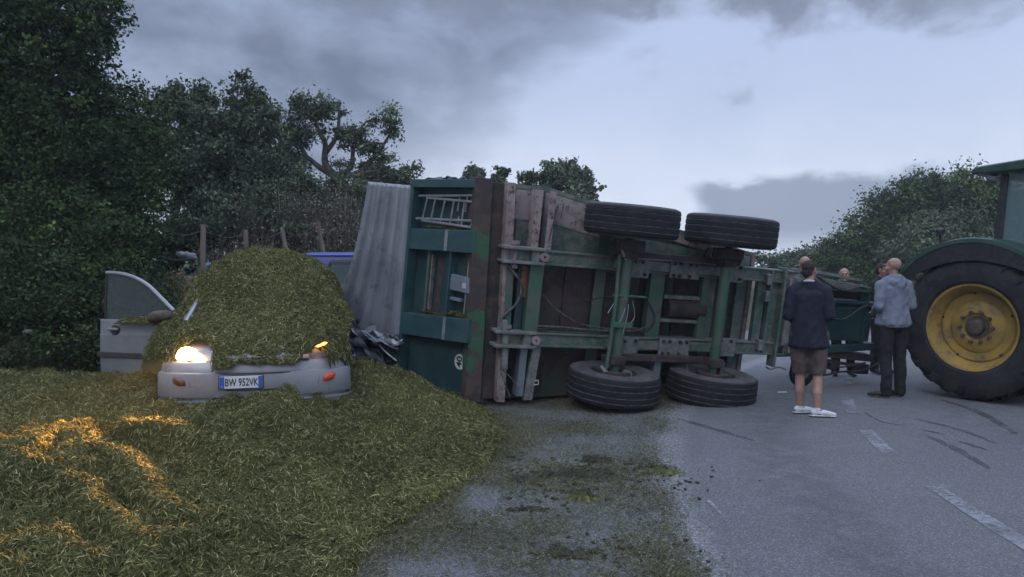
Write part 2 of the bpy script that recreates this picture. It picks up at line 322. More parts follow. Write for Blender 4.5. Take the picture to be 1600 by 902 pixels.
# road asphalt: worn pale chippings, wheel-track darkening, silage dust near the heap
def asphalt():
    m = bpy.data.materials.new('worn_asphalt'); m.use_nodes = True; nt = m.node_tree; p = nt.nodes['Principled BSDF']
    tc = N(nt, 'ShaderNodeTexCoord'); v = tc.outputs['Object']; sp = N(nt, 'ShaderNodeSeparateXYZ'); nt.links.new(v, sp.inputs[0])
    def nz(s, d=6, r=.6, vv=None): n = N(nt, 'ShaderNodeTexNoise', inp={'Scale': s, 'Detail': d, 'Roughness': r}); nt.links.new(vv or v, n.inputs['Vector']); return n.outputs[0]
    fine, big, med = nz(55, 4, .8), nz(.55, 5), nz(5, 6, .7)
    c = mixc(nt, sstep(nt, big, .35, .65), (.13, .135, .147), (.165, .170, .182))
    c = mixc(nt, sstep(nt, med, .30, .75), c, (.135, .135, .14))
    c = mixc(nt, mth(nt, 'MULTIPLY', sstep(nt, fine, .50, .64), .75), c, (.055, .056, .06))
    vo = N(nt, 'ShaderNodeTexVoronoi', inp={'Scale': 120.}); nt.links.new(v, vo.inputs['Vector'])
    c = mixc(nt, mth(nt, 'MULTIPLY', sstep(nt, vo.outputs['Color'], .66, .82), .7), c, (.30, .30, .31))
    # darker tyre tracks follow the curve
    yy = mth(nt, 'SUBTRACT', sp.outputs[1], 4.); rcn = mth(nt, 'ADD', mth(nt, 'MULTIPLY', mth(nt, 'POWER', mth(nt, 'ABSOLUTE', yy), 2.), .035), mth(nt, 'ADD', mth(nt, 'MULTIPLY', yy, .05), 3.0))
    dx = mth(nt, 'SUBTRACT', sp.outputs[0], rcn)
    for off, wd, st in ((-.95, .28, .42), (1.4, .35, .3), (-2.05, .2, -.0)):
        if st <= 0: continue
        t = mth(nt, 'ABSOLUTE', mth(nt, 'SUBTRACT', mth(nt, 'ADD', dx, mth(nt, 'MULTIPLY', mth(nt, 'SUBTRACT', big, .5), .5)), off))
        k = mth(nt, 'MULTIPLY', mth(nt, 'SUBTRACT', 1., sstep(nt, t, 0., wd * 2)), mth(nt, 'MULTIPLY', sstep(nt, med, .3, .6), st))
        c = mixc(nt, k, c, (.06, .06, .065))
    # worn remains of the white edge line
    sn = nz(38, 5, .85)
    t = mth(nt, 'ABSOLUTE', mth(nt, 'ADD', mth(nt, 'ADD', dx, mth(nt, 'MULTIPLY', mth(nt, 'SUBTRACT', med, .5), .25)), 2.0 ))
    k = mth(nt, 'MULTIPLY', mth(nt, 'SUBTRACT', 1., sstep(nt, t, .07, .26)), mth(nt, 'MULTIPLY', sstep(nt, sn, .49, .57), .85))
    c = mixc(nt, k, c, (.42, .43, .44))
    # pressed-in silage film left of that line
    lft = mth(nt, 'SUBTRACT', 1., sstep(nt, mth(nt, 'ADD', dx, mth(nt, 'MULTIPLY', mth(nt, 'SUBTRACT', med, .5), 1.2)), -2.5, -1.9))
    k = mth(nt, 'MULTIPLY', lft, mth(nt, 'MULTIPLY', sstep(nt, mth(nt, 'ADD', nz(30, 6, .8), mth(nt, 'MULTIPLY', mth(nt, 'SUBTRACT', nz(1.1, 4), .5), .8)), .44, .66), .50))
    c = mixc(nt, k, c, (.078, .078, .048))
    k = mth(nt, 'MULTIPLY', lft, mth(nt, 'MULTIPLY', sstep(nt, nz(75, 3, .8), .56, .64), .5))
    c = mixc(nt, k, c, (.30, .31, .30))
    nt.links.new(c, p.inputs['Base Color']); p.inputs['Roughness'].default_value = .78
    b1 = N(nt, 'ShaderNodeBump', inp={'Strength': 1., 'Distance': .006}); nt.links.new(vo.outputs['Distance'], b1.inputs['Height'])
    b2 = N(nt, 'ShaderNodeBump', inp={'Strength': 1., 'Distance': .012}); nt.links.new(fine, b2.inputs['Height']); nt.links.new(b1.outputs[0], b2.inputs['Normal']); nt.links.new(b2.outputs[0], p.inputs['Normal'])
    return m
M['asphalt'] = asphalt()
mb = MB(); ys = [-30, -10, 0] + list(np.arange(1, 30, 1.)) + [40, 60, 90, 150, 300]; pts = []
for y in ys:
    c0 = float(rc(y)); xl = min(c0 - 5.2, -2.4 - max(0, min(y, 14) - 4) * .16) if y < 15 else c0 - 5.2 - 4.5 * max(0, 1 - (y - 15) / 6)
    pts.append((xl, c0 + 3.7, y))
for i in range(len(pts) - 1):
    (a, b, y), (c, d, y2) = pts[i], pts[i + 1]; mb.add([(a, y, .0), (b, y, .0), (d, y2, .0), (c, y2, .0)], [(0, 1, 2, 3)])
o = mb.build('road', M['asphalt']); prop(o, kind='structure')
bm = bmesh.new(); bm.from_mesh(o.data); bmesh.ops.remove_doubles(bm, verts=bm.verts, dist=1e-4); bm.to_mesh(o.data); bm.free()

# painted centre dashes, scuffed
def paint(name, thr=(.42, .56)):
    m = bpy.data.materials.new(name); m.use_nodes = True; nt = m.node_tree; p = nt.nodes['Principled BSDF']
    tc = N(nt, 'ShaderNodeTexCoord'); n = N(nt, 'ShaderNodeTexNoise', inp={'Scale': 26., 'Detail': 7, 'Roughness': .8}); nt.links.new(tc.outputs['Object'], n.inputs['Vector'])
    n2 = N(nt, 'ShaderNodeTexNoise', inp={'Scale': 3., 'Detail': 4}); nt.links.new(tc.outputs['Object'], n2.inputs['Vector'])
    k = sstep(nt, mth(nt, 'ADD', mth(nt, 'MULTIPLY', n.outputs[0], .6), mth(nt, 'MULTIPLY', n2.outputs[0], .4)), *thr)
    p.inputs['Base Color'].default_value = (.25, .26, .28, 1); nt.links.new(mth(nt, 'MULTIPLY', mth(nt, 'SUBTRACT', 1., k), .85), p.inputs['Alpha']); p.inputs['Roughness'].default_value = .7
    return m
M['paint'] = paint('worn_white_road_paint', (.44, .62)); M['paint2'] = paint('nearly_worn_off_road_paint', (.42, .60))
def dash(y0, y1, w, off=0, m='paint', name='road_marking'):
    mb = MB(); n = 12; P = []
    for i in range(n + 1):
        y = y0 + (y1 - y0) * i / n; x = float(rc(y)) + off; P += [(x - w / 2 + random.uniform(-.008, .008), y, .006), (x + w / 2 + random.uniform(-.008, .008), y, .006)]
    mb.add(P, [(2 * i, 2 * i + 1, 2 * i + 3, 2 * i + 2) for i in range(n)]); o = mb.build(name, M[m]); prop(o, kind='structure')
dash(3.2, 5.45, .13); dash(6.4, 7.4, .14); dash(8.3, 9.3, .14, m='paint2'); dash(10.4, 11.4, .14, m='paint2'); dash(.6, 2.2, .13)
for cx, cy, w, l in ((1.38, 5.0, .05, .42), (1.66, 6.15, .07, .25)):
    mb = MB(); P = [(cx + math.cos(q) * w / 2 * random.uniform(.5, 1.1), cy + math.sin(q) * l / 2 * random.uniform(.6, 1.1), .006) for q in np.linspace(0, 2 * np.pi, 15)[:-1]]
    mb.add(P, [tuple(range(len(P)))]); prop(mb.build('road_marking', M['paint']), kind='structure')
# skid marks: thin dark rubber traces, and a crack
M['skid'] = paint('skid_rubber', (.40, .62)); M['skid'].node_tree.nodes['Principled BSDF'].inputs['Base Color'].default_value = (.06, .062, .068, 1)
def strip(name, pts, w, m, z=.0045):
    mb = MB(); P = []; pts = [Vector((*p, 0)) for p in pts]
    for i, p in enumerate(pts):
        t = (pts[min(i + 1, len(pts) - 1)] - pts[max(i - 1, 0)]).normalized(); s = Vector((-t.y, t.x, 0)); ww = w * (.35 + .65 * math.sin(math.pi * (i + .4) / (len(pts) - .2))) * random.uniform(.8, 1.2)
        P += [(*(p + s * ww / 2).xy, z), (*(p - s * ww / 2).xy, z)]
    mb.add(P, [(2 * i, 2 * i + 1, 2 * i + 3, 2 * i + 2) for i in range(len(pts) - 1)]); prop(mb.build(name, m), kind='structure')
def G(x, y, z=0.):   # plan point of a mark read off the photograph, used only to lay out ground marks
    d = Vector(((x - 800) / 1150, 1, (451 - y) / 1150)); c, s = math.cos(.0219), math.sin(.0219)
    d = Vector((d.x, d.y * c + d.z * s, -d.y * s + d.z * c)); k = (z - 1.6) / d.z; return (d.x * k, d.y * k)
def smooth_pts(px, n=14, jit=.01):
    P = [Vector((*G(*p), 0)) for p in px]; out = []
    for i in range(len(P) - 1):
        a = P[max(i - 1, 0)]; b = P[i]; c = P[i + 1]; d = P[min(i + 2, len(P) - 1)]
        for k in range(n):
            t = k / n; q = .5 * ((2 * b) + (c - a) * t + (2 * a - 5 * b + 4 * c - d) * t * t + (3 * b - a - 3 * c + d) * t ** 3); out.append((q.x + random.uniform(-jit, jit), q.y + random.uniform(-jit, jit)))
    return out
for px, w in (([(1350, 645), (1380, 660), (1420, 666)], .02), ([(1445, 680), (1490, 700), (1550, 735)], .05), ([(1430, 655), (1500, 672), (1560, 695)], .04), ([(1470, 625), (1530, 645), (1590, 680)], .06), ([(1500, 690), (1545, 705)], .03), ([(1060, 655), (1120, 672), (1180, 690)], .05), ([(1440, 672), (1480, 680)], .03)):
    strip('skid_mark', smooth_pts(px, jit=.004), w * 1.8, M['skid'])

# ------------------------------------------------------------------ silage heap
XB_Y = np.array([1., 2.0, 3.0, 3.83, 4.92, 5.35, 6.26, 7.24, 8.2, 8.8, 10, 11, 12]); XB_X = np.array([-2.2, -1.7, -1.15, -.86, -.62, -.40, -.18, -.10, -.25, -.55, -1.0, -1.6, -2.4])
def ridge_field(x, y):
    out = np.zeros_like(x)
    R_ = [([(0, 712), (40, 718), (80, 715), (115, 700), (150, 688), (195, 690), (222, 705), (240, 722), (275, 735), (320, 733), (370, 738)], .09, .47),
          ([(105, 735), (135, 738), (150, 752), (190, 768), (235, 792), (270, 770), (305, 762)], .08, .42),
          ([(195, 672), (250, 664), (300, 668), (350, 676), (385, 682)], .10, .45),
          ([(60, 690), (90, 680), (120, 684)], .06, .42), ([(195, 757), (215, 748), (228, 757)], .05, .44),
          ([(45, 808), (80, 812), (105, 822)], .07, .38), ([(-120, 700), (-60, 700), (0, 712)], .08, .47)]
    for px, amp, z in R_:
        P = np.array([G(a, b, z) for a, b in px]); d = np.full_like(x, 9.); 
        for i in range(len(P) - 1):
            a, b = P[i], P[i + 1]; ab = b - a; t = np.clip(((x - a[0]) * ab[0] + (y - a[1]) * ab[1]) / (ab @ ab), 0, 1)
            dx, dy = x - a[0] - t * ab[0], y - a[1] - t * ab[1]; dd = np.hypot(dx, dy); dd = np.where(dy > 0, dd / 1.5, dd); d = np.minimum(d, dd)
        out = np.maximum(out, amp * 1.25 * np.exp(-(d / .11) ** 2))
    return out
xbf = lambda x, y: np.interp(y, XB_Y, XB_X) + fbm(x, y, 3, 4, 1.4) * .20 + fbm(x, y, 4, 4, 9, .7) * .16
def heap(x, y):
    xb = xbf(x, y); d = xb - x
    base = .02 * smoothstep(0, .15, d) + .36 * np.clip(d / 2.6, 0, 1) ** 1.15
    base = base * (.25 + .75 * smoothstep(1.0, 3.4, y)) + .05 * smoothstep(3.2, 5., y) * smoothstep(.8, 2.6, d)
    base *= 1 - .45 * smoothstep(7.4, 9.5, y) * smoothstep(-3.6, -5, x)
    def gs(cx, cy, a, sx, sy=None): return a * np.exp(-((x - cx) / sx) ** 2 - ((y - cy) / (sy or sx)) ** 2)
    h = base + gs(-1.98, 6.45, .24, .33, .36) + gs(-1.5, 8.1, .32, .75, .8) + gs(-2.4, 8.8, .1, 1.5, 1.) + gs(-1.35, 6.1, .10, .6) + gs(-4.9, 7.4, .05, .7) + gs(-.55, 7.2, .07, .45, .5) + gs(-1.2, 5., .06, .6) + gs(-3.2, 9.3, .25, 1.6, 1.)
    rf_ = ridge_field(x, y); h += rf_ * smoothstep(0, .4, d)
    n = fbm(x, y, 11, 5, 1.3, .55) * .17 + (.5 - np.abs(fbm(x, y, 13, 3, 2.6))) * .12 - .06 + fbm(x, y, 12, 4, 5, .65) * .13
    h += n * smoothstep(0, .8, d) * (1 - .75 * np.clip(rf_ / .10, 0, 1))
    lim = smoothstep(13.5, 10.8, y - .0 * x)
    return np.where(d > -.02, h * lim, -.05)
def blades(hf, n, xr, yr, dens, Lr=(.022, .070), Wr=(.0035, .007), lift=.012, keep=None):
    ac = []
    while sum(len(a) for a in ac) < n:
        x = rng.uniform(*xr, n * 2); y = rng.uniform(*yr, n * 2); k = rng.random(n * 2) < dens(x, y); ac.append(np.stack([x[k], y[k]], 1))
    q = np.concatenate(ac)[:n]; x, y = q[:, 0], q[:, 1]; e = .02; z = hf(x, y)
    nx = -(hf(x + e, y) - z) / e; ny = -(hf(x, y + e) - z) / e; Nn = unit(np.stack([np.clip(nx, -1.5, 1.5), np.clip(ny, -1.5, 1.5), np.ones(n)], 1))
    D = unit(rng.normal(size=(n, 3))); D = D - Nn * (D * Nn).sum(1, keepdims=True) * rng.uniform(.35, 1., (n, 1)); D = unit(D)
    N2 = unit(Nn + rng.normal(size=(n, 3)) * .55)
    P = np.stack([x, y, z], 1) + Nn * rng.uniform(0, lift * 2, (n, 1)) + np.abs(D[:, 2:3]) * .008 * Nn
    L = rng.uniform(*Lr, n) * (1 + .5 * (rng.random(n) < .06)); V, F = quads(P, D, L, rng.uniform(*Wr, n), N2)
    mi = rng.choice([1, 2, 3], n, p=[.50, .37, .13]); return V, F, mi
def heap_dens(x, y):
    px = 800 + 1150 * x / np.maximum(y, .5)
    return (np.interp(y, XB_Y, XB_X) + .02 > x) * (px > -130) * np.minimum(1, (4.2 / np.maximum(y, 3.)) ** 1.5)
xs = np.arange(-9.5, .5, .03); ysh = np.arange(1.2, 11.2, .03)
X, Y = np.meshgrid(xs, ysh); Z = heap(X, Y); V0 = np.stack([X, Y, Z], -1).reshape(-1, 3); nx = len(xs)
i = (np.arange(len(ysh) - 1)[:, None] * nx + np.arange(nx - 1)[None]).ravel(); F0 = np.stack([i, i + 1, i + nx + 1, i + nx], 1)
keep = (V0[F0][:, :, 2].max(1) > -.04); F0 = F0[keep]
V1, F1, m1_ = blades(heap, 360000, (-8.5, .3), (2.2, 10.8), heap_dens)
V = np.concatenate([V0, V1]); F = np.concatenate([F0, F1 + len(V0)])
heapo = arr_mesh('silage_heap', V, F, np.concatenate([np.zeros(len(F0)), m1_]), SIL, smooth=np.concatenate([np.ones(len(F0)), np.zeros(len(F1))]))
prop(heapo, 'large spread heap of chopped olive green silage over the left of the road', 'silage heap', kind='stuff')

# thin scatter of clippings over the asphalt
def scat_dens(x, y):
    xb = xbf(x, y); lim = rc(y) - 2.05; a = x - xb
    dd = .26 + 1.3 * np.exp(-np.maximum(a, 0) / .10) + .35 * np.exp(-np.maximum(a, 0) / .4) + .12 * smoothstep(.5, 1.0, a)
    dd *= np.clip(.6 + fbm(x, y, 21, 5, 1.6, .65) * 1.5, .10, 1.2) * (a > -.08)
    dd *= np.where(x > lim, np.exp(-(x - lim) / .10) * .7 + .002, 1)
    band = np.exp(-((y - 5.5 - (x - .3) * .5) / .35) ** 2) * (x < 1.25) * (x > -.1) * .22 + np.exp(-((x - .9) / .3) ** 2) * (y < 5.5) * .14 + np.exp(-((y - 7.4) / .5) ** 2) * (x < .9) * .12
    return np.clip((dd + band * (x < lim + .1)) * .75, 0, 1) * (4. / np.maximum(y, 3.)) * (y > 2)
flat = lambda x, y: np.full_like(x, .006)
V1, F1, mi = blades(flat, 250000, (-2, 3.2), (2.4, 9.4), scat_dens, (.010, .036), (.0022, .0045), .005)
o = arr_mesh('silage_clippings', V1, F1, mi - 1, CLIP); prop(o, 'thin scatter of silage clippings across the grey asphalt', 'clippings', kind='stuff')

# mud and manure lumps on the road
def lump(x, y, sx, sy, h, m, name, label, cat, group, seed, blade=260):
    r = np.random.default_rng(seed); n = 26; a = np.linspace(-1.2, 1.2, n); X, Y = np.meshgrid(a, a); rr = np.hypot(X, Y) * 1.15 + fbm(X, Y, seed, 5, 2.6, .65) * 1.5
    Zl = h * np.clip(1 - rr ** 2, -.2, 1) * (1 + fbm(X, Y, seed + 1, 4, 4) * .7) - .004
    V = np.stack([X * sx, Y * sy, Zl], -1).reshape(-1, 3); i = (np.arange(n - 1)[:, None] * n + np.arange(n - 1)[None]).ravel(); F = np.stack([i, i + 1, i + n + 1, i + n], 1)
    F = F[V[F][:, :, 2].max(1) > -.003]
    hf = lambda u, w: h * np.clip(1 - (np.hypot(u / sx, w / sy) * 1.15 + fbm(u / sx, w / sy, seed, 5, 2.6, .65) * 1.5) ** 2, 0, 1)
    V1, F1, mi = blades(hf, blade, (-sx, sx), (-sy, sy), lambda u, w: (np.hypot(u / sx, w / sy) * 1.15 + fbm(u / sx, w / sy, seed, 5, 2.6, .65) * 1.5 < 1.0) * 1., (.015, .04), (.003, .006))
    V = np.concatenate([V, V1]); F = np.concatenate([F, F1 + n * n]); mats = [m, CLIP[0], CLIP[0], CLIP[1]]
    o = arr_mesh(name, V, F, np.concatenate([np.zeros(len(F) - len(F1)), mi]), mats, smooth=False); o.location = (x, y, .004); prop(o, label, cat, group); return o
grp = 'dark lumps of muck on the road'
for k, (px, sx, sy, h, lab, bl) in enumerate((((820, 752), .13, .09, .035, 'ragged black lump of muck, leftmost on the clippings in front of the wheels', 60), ((862, 744), .12, .07, .04, 'small black lump of muck just right of the leftmost one', 50), ((915, 745), .22, .09, .045, 'long brown and black lump of muck in the middle of the clippings', 350),
        ((930, 722), .14, .06, .04, 'farthest brown lump of muck, nearest the trailer wheel', 200), ((828, 798), .14, .04, .025, 'thin black streak of muck nearest the heap edge', 80), ((1035, 740), .16, .07, .04, 'olive tuft of muck on the worn white edge line', 420), ((905, 780), .12, .08, .04, 'small straw coloured clod among the clippings', 420), ((895, 868), .16, .09, .03, 'dark patch of muck nearest the camera', 120))):
    gx, gy = G(*px); lump(gx, gy, sx, sy, h, M['mud'] if k not in (5, 6) else CLIP[1], 'muck_lump', lab, 'muck', grp, 40 + k, bl)
r_ = np.random.default_rng(5); Vc, Fc = [], []; nb = 0
for k in range(420):
    cx_, cy_ = ((.25, 5.85), (.75, 5.95), (.45, 5.25), (.6, 4.2), (1.0, 5.6))[r_.integers(5)]; px_, py_ = r_.normal(cx_, .28), r_.normal(cy_, .16); s_ = r_.uniform(.004, .017) * (1 if r_.random() < .9 else 1.7); V_, F_ = ico(1)
    Vc.append(V_ * [s_ * r_.uniform(.8, 1.8), s_, s_ * .55] + r_.normal(size=V_.shape) * s_ * .18 + [px_, py_, .006 + s_ * .3]); Fc.append(F_ + nb); nb += len(V_)
o = arr_mesh('muck_crumbs', np.concatenate(Vc), np.concatenate(Fc), r_.integers(0, 2, sum(len(f) for f in Fc)), [M['mud'], CLIP[0]]); prop(o, 'small dark crumbs of muck scattered among the clippings', 'muck', kind='stuff')
# scrap of white litter near the people
mb = MB(); mb.hexa([(-.06, -.012, 0), (.06, -.016, 0), (.065, .014, .004), (-.055, .016, .002), (-.06, -.012, .006), (.06, -.016, .004), (.065, .014, .012), (-.055, .016, .01)])
o = mb.build('paper_scrap', M['white']); o.location = (*G(1222, 614), .004); prop(o, 'small white scrap lying on the asphalt left of the man in shorts', 'litter')

# ------------------------------------------------------------------ overturned trailer (local axes: x along, y across = up now, z out of the underside)
Ta, Tv, Tw = Vector((.9405, .3332, -.0666)).normalized(), Vector((.0992, -.0818, .9917)).normalized(), None
Tw = Ta.cross(Tv).normalized(); Tv = Tw.cross(Ta)
TM = Matrix(((Ta.x, Tv.x, Tw.x, 1.2061), (Ta.y, Tv.y, Tw.y, 8.7606), (Ta.z, Tv.z, Tw.z, .2654), (0, 0, 0, 1)))
tr = thing('farm_trailer', 'overturned green farm trailer lying on its side with its underside and wheels facing us', 'trailer', matrix=TM)
def tb(name, m, boxes, parent=tr, bevel=.006, T=None):
    mb = MB(T)
    for b in boxes: mb.box(*b[:6], mi=b[6] if len(b) > 6 else 0)
    return mb.build(name, m, parent, bevel=bevel)
TW, TD = 1.0, 0
# body
ttop = lambda s: 2.2 if s < -.82 else 2.2 - (s + .82) * .185
tbot = lambda s: -.30 if s < -.6 else -.30 + (s + .6) * .13
FS = [-1.32, -.82, -.1, .7, 1.4, 2.16]
MB().prism([(s, tbot(s)) for s in FS] + [(s, ttop(s)) for s in FS[::-1]], -.70, -.64).build('body_floor', M['floorp'], tr)
def wallm(name, m, tf, a, b):
    mb = MB()
    for s, e in zip(FS[:-1], FS[1:]): mb.hexa([(s, tf(s) + a, -2.9), (e, tf(e) + a, -2.9), (e, tf(e) + b, -2.9), (s, tf(s) + b, -2.9), (s, tf(s) + a, -.62), (e, tf(e) + a, -.62), (e, tf(e) + b, -.62), (s, tf(s) + b, -.62)])
    mb.build(name, m, tr)
wallm('side_wall', M['floorp'], tbot, -.05, .002); wallm('side_wall', M['green'], ttop, -.002, .05)
tb('front_wall', M['dusty'], [(2.165, 2.22, .0, 1.70, -2.9, -.56)])
def pband(name, m, s0, s1, dt0, dt1, u0, u1):
    ss = [s0] + [s for s in FS if s0 < s < s1] + [s1]
    MB().prism([(s, ttop(s) + dt0) for s in ss] + [(s, ttop(s) + dt1) for s in ss[::-1]], u0, u1).build(name, m, tr)
pband('dust_band', M['dusty'], -1.24, -.02, -.36, -.01, -.64, -.615); pband('dust_band', M['dusty'], .0, 2.1, -.12, -.01, -.64, -.618)
MB().prism([(-1.2, 1.5), (2.1, 1.5), (2.1, 1.53), (1.4, 1.66), (-.1, 1.8), (-1.2, 1.86)], -.64, -.622).build('floor_skin', M['green'], tr)
for s in (-.10, 1.52, 2.0): tb('floor_bearer', M['green'] if s != -.1 else M['green2'], [(s, s + .09, tbot(s) + .02, ttop(s + .1) - .02, -.64, -.56), (s - .03, s + .12, tbot(s) + .02, ttop(s + .1) - .02, -.56, -.545)])
for m_, b_ in (('brown', (-.5, -.13, .44, 1.32, -.64, -.61)), ('rust', (1.64, 1.95, .5, 1.34, -.64, -.61)), ('dark', (-1.2, -.66, -.25, .4, -.64, -.61)), ('dark', (.02, .42, .5, 1.3, -.64, -.60)), ('dark', (.55, .94, .5, 1.33, -.64, -.60)), ('dark', (1.07, 1.5, .5, 1.33, -.64, -.60))): tb('floor_plate_and_shade', M[m_], [b_])  # dark ones paint the shade of openings in the floor; others are plate colour
# posts at the rear of the body
def hx(s, pb, pt, mi=0):  # pb: s0,s1,u0,u1 at t ; pt same
    t0, (a0, a1, b0, b1) = pb; t1, (c0, c1, d0, d1) = pt
    return s.hexa([(a0, t0, b0), (a1, t0, b0), (a1, t0, b1), (a0, t0, b1), (c0, t1, d0), (c1, t1, d0), (c1, t1, d1), (c0, t1, d1)], mi)
hx(MB(), (-.36, (-1.68, -1.49, -.75, -.44)), (2.27, (-1.80, -1.60, -.75, -.44))).build('tailgate_post', M['postmix'], tr, bevel=.008)
hx(MB(), (-.33, (-1.475, -1.30, -.72, -.50)), (2.235, (-1.59, -1.41, -.72, -.50))).build('body_post', M['rust'], tr, bevel=.008)
mb = MB()
for (u0, u1) in ((-.50, -.485), (-.40, -.385)): hx(mb, (-.34, (-1.31, -1.205, u0, u1)), (2.25, (-1.44, -1.335, u0, u1)))
for ds in ((-1.31, -1.295), (-1.22, -1.205)): hx(mb, (-.338, (*ds, -.49, -.39)), (2.248, (ds[0] - .13, ds[1] - .13, -.49, -.39)))
mb.build('hollow_post', M['dusty'], tr, bevel=.004)
hx(MB(), (.20, (-1.30, -1.22, -.384, -.365)), (1.35, (-1.35, -1.27, -.384, -.365))).build('green_strip', M['green2'], tr)
mb = MB(); hx(mb, (.08, (-1.31, -1.24, -.37, -.30)), (.66, (-1.36, -1.30, -.37, -.30))); mb.build('hanging_bar', M['plate'], tr, bevel=.004)
# rails, with flanges and a darker web
for nm, t0, t1 in (('chassis_rail', 1.345, 1.495), ('chassis_rail', .365, .515)):
    mb = MB(); mb.box(-1.34, 2.78, t0, t1, -.50, -.36); mb.box(-1.34, 2.78, t0 - .012, t0 + .012, -.52, -.335); mb.box(-1.34, 2.78, t1 - .012, t1 + .012, -.52, -.335); mb.build(nm, M['green'], tr, bevel=.005)
# hinge brackets at the rear
for t in (1.43, .44):
    mb = MB(); mb.box(-1.44, -.92, t - .10, t - .065, -.50, -.27); mb.box(-1.44, -.92, t + .065, t + .10, -.50, -.27); mb.box(-1.08, -.98, t - .09, t + .09, -.36, -.30)
    mb.build('hinge_bracket', M['plate'], tr, bevel=.006)
    MB().tube([(-1.27, t - .16, -.38), (-1.27, t + .16, -.38)], .035, 14).revolve([(0, -.02), (.055, -.02), (.055, .02), (0, .02)], (-1.27, t + .14, -.38), (0, 1, 0), 6).revolve([(0, -.02), (.055, -.02), (.055, .02), (0, .02)], (-1.27, t - .14, -.38), (0, 1, 0), 6).build('hinge_pin', M['dusty'], tr)
    MB().revolve([(.015, -.03), (.055, -.03), (.055, .03), (.015, .03)], (-.93, t, -.30), (0, 0, 1), 16).build('pin_eye', M['dusty'], tr)
# cross members
cm = lambda s0, s1, t0, t1, u0=-.46, u1=-.34, m='green2': tb('cross_member', M[m], [(s0, s1, t0, t1, u0, u1)])
cm(-1.07, -.90, .515, 1.345); cm(-1.18, -1.08, .515, 1.345, -.55, -.43, 'teald')
cm(.56, .76, .515, 1.345, -.48, -.37); cm(1.33, 1.43, .515, 1.345, -.46, -.38); cm(2.17, 2.30, .50, 1.35, -.44, -.37, 'green')
tb('end_plate', M['green'], [(2.34, 2.62, .36, 1.50, -.44, -.40), (2.34, 2.37, .36, 1.50, -.44, -.33), (2.52, 2.56, .20, 1.54, -.44, -.29)])
tb('end_frame', M['plate'], [(2.70, 2.80, .36, 1.54, -.45, -.35), (2.62, 2.66, .5, 1.4, -.44, -.30)])
for t in (.52, 1.18, 1.40):
    tb('hinge_lug', M['plate'], [(2.24, 2.31, t - .10, t + .04, -.40, -.28)]); tb('hinge_lug', M['plate'], [(2.72, 2.80, t - .12, t + .02, -.36, -.27)])
tb('marker_plate', M['orange'], [(-1.145, -1.03, .93, 1.30, -.43, -.415)], bevel=0)
# outriggers
mb = MB(); mb.box(-1.06, -.97, 1.51, 2.2, -.56, -.54, 1); mb.box(-1.07, -.985, 1.51, 2.2, -.40, -.385); mb.box(-.90, -.82, 1.51, 2.2, -.40, -.385); mb.box(-1.07, -1.055, 1.51, 2.2, -.56, -.40); mb.box(-.835, -.82, 1.51, 2.2, -.56, -.40); mb.box(-.985, -.90, 1.51, 2.2, -.545, -.535, 1)
mb.build('outrigger', [M['dusty'], M['rust']], tr, bevel=.004)
tb('outrigger', M['greybox'], [(-1.08, -.99, -.26, .36, -.52, -.36)]); 
mb = MB(); hx(mb, (-.30, (-.985, -.875, -.40, -.34)), (.36, (-.93, -.83, -.40, -.34))); mb.build('stand_leg', M['plate'], tr, bevel=.004)
MB().tube([(-.87, -.06, -.34), (-.83, -.05, -.33), (-.82, -.10, -.33), (-.87, -.11, -.34)], .008, 6).build('ring', M['white'], tr)
MB().tube([(-.86, 1.62, -.38), (-.80, 2.05, -.36), (-.72, 2.08, -.37), (-.74, 1.9, -.38)], .005, 5).build('wire_loop', M['dark'], tr)
# axles and running gear
def axle(s):
    ax = MB().tube([(s, -.02, 0), (s, .25, 0), (s, .3, 0), (s, 1.65, 0), (s, 1.7, 0), (s, 1.95, 0)], [.05, .05, .065, .065, .05, .05], 18).build('axle', M['green2'], tr, smooth=True)
    return ax
axle(0.); axle(1.374)
for t in (1.42, .43):
    mb = MB()
    q_ = t + (.135 if t > 1 else -.135)
    for k in range(5): L = .80 - k * .11; mb.box(.687 - L, .687 + L, q_ - .035, q_ + .035, -.16 - k * .022, -.142 - k * .022)
    mb.build('leaf_spring', M['rust'], tr, bevel=.002)
    tb('suspension_beam', M['plate' if t > 1 else 'green'], [(.0, 1.7, t - .055, t + .055, -.36, -.295)])
def bplate(s0, s1, t0, t1, bolts, u=-.27):
    o = tb('bolted_plate', M['plate'], [(s0, s1, t0, t1, u - .02, u)], bevel=.003)
    for a, b in bolts:
        c = (s0 + (s1 - s0) * a, t0 + (t1 - t0) * b, u + .012); MB().revolve([(0, -.012), (.022, -.012), (.022, .012), (.010, .012), (.010, .03), (0, .03)], c, (0, 0, 1), 6).build('bolt', M['rust'], o)
six = [(.12, .15), (.32, .15), (.12, .85), (.32, .85), (.66, .85), (.88, .85), (.66, .15)]; four = [(.2, .85), (.8, .85), (.2, .2), (.8, .2)]
bplate(.17, .46, 1.27, 1.50, [(.3, .85), (.65, .85), (.8, .2)]); bplate(.76, 1.18, 1.30, 1.51, six); bplate(1.53, 1.85, 1.30, 1.53, four)
bplate(.15, .43, .27, .53, [(.3, .8), (.85, .85)]); bplate(.73, 1.17, .31, .53, six); bplate(1.55, 1.86, .33, .57, [(.25, .85), (.75, .85)])
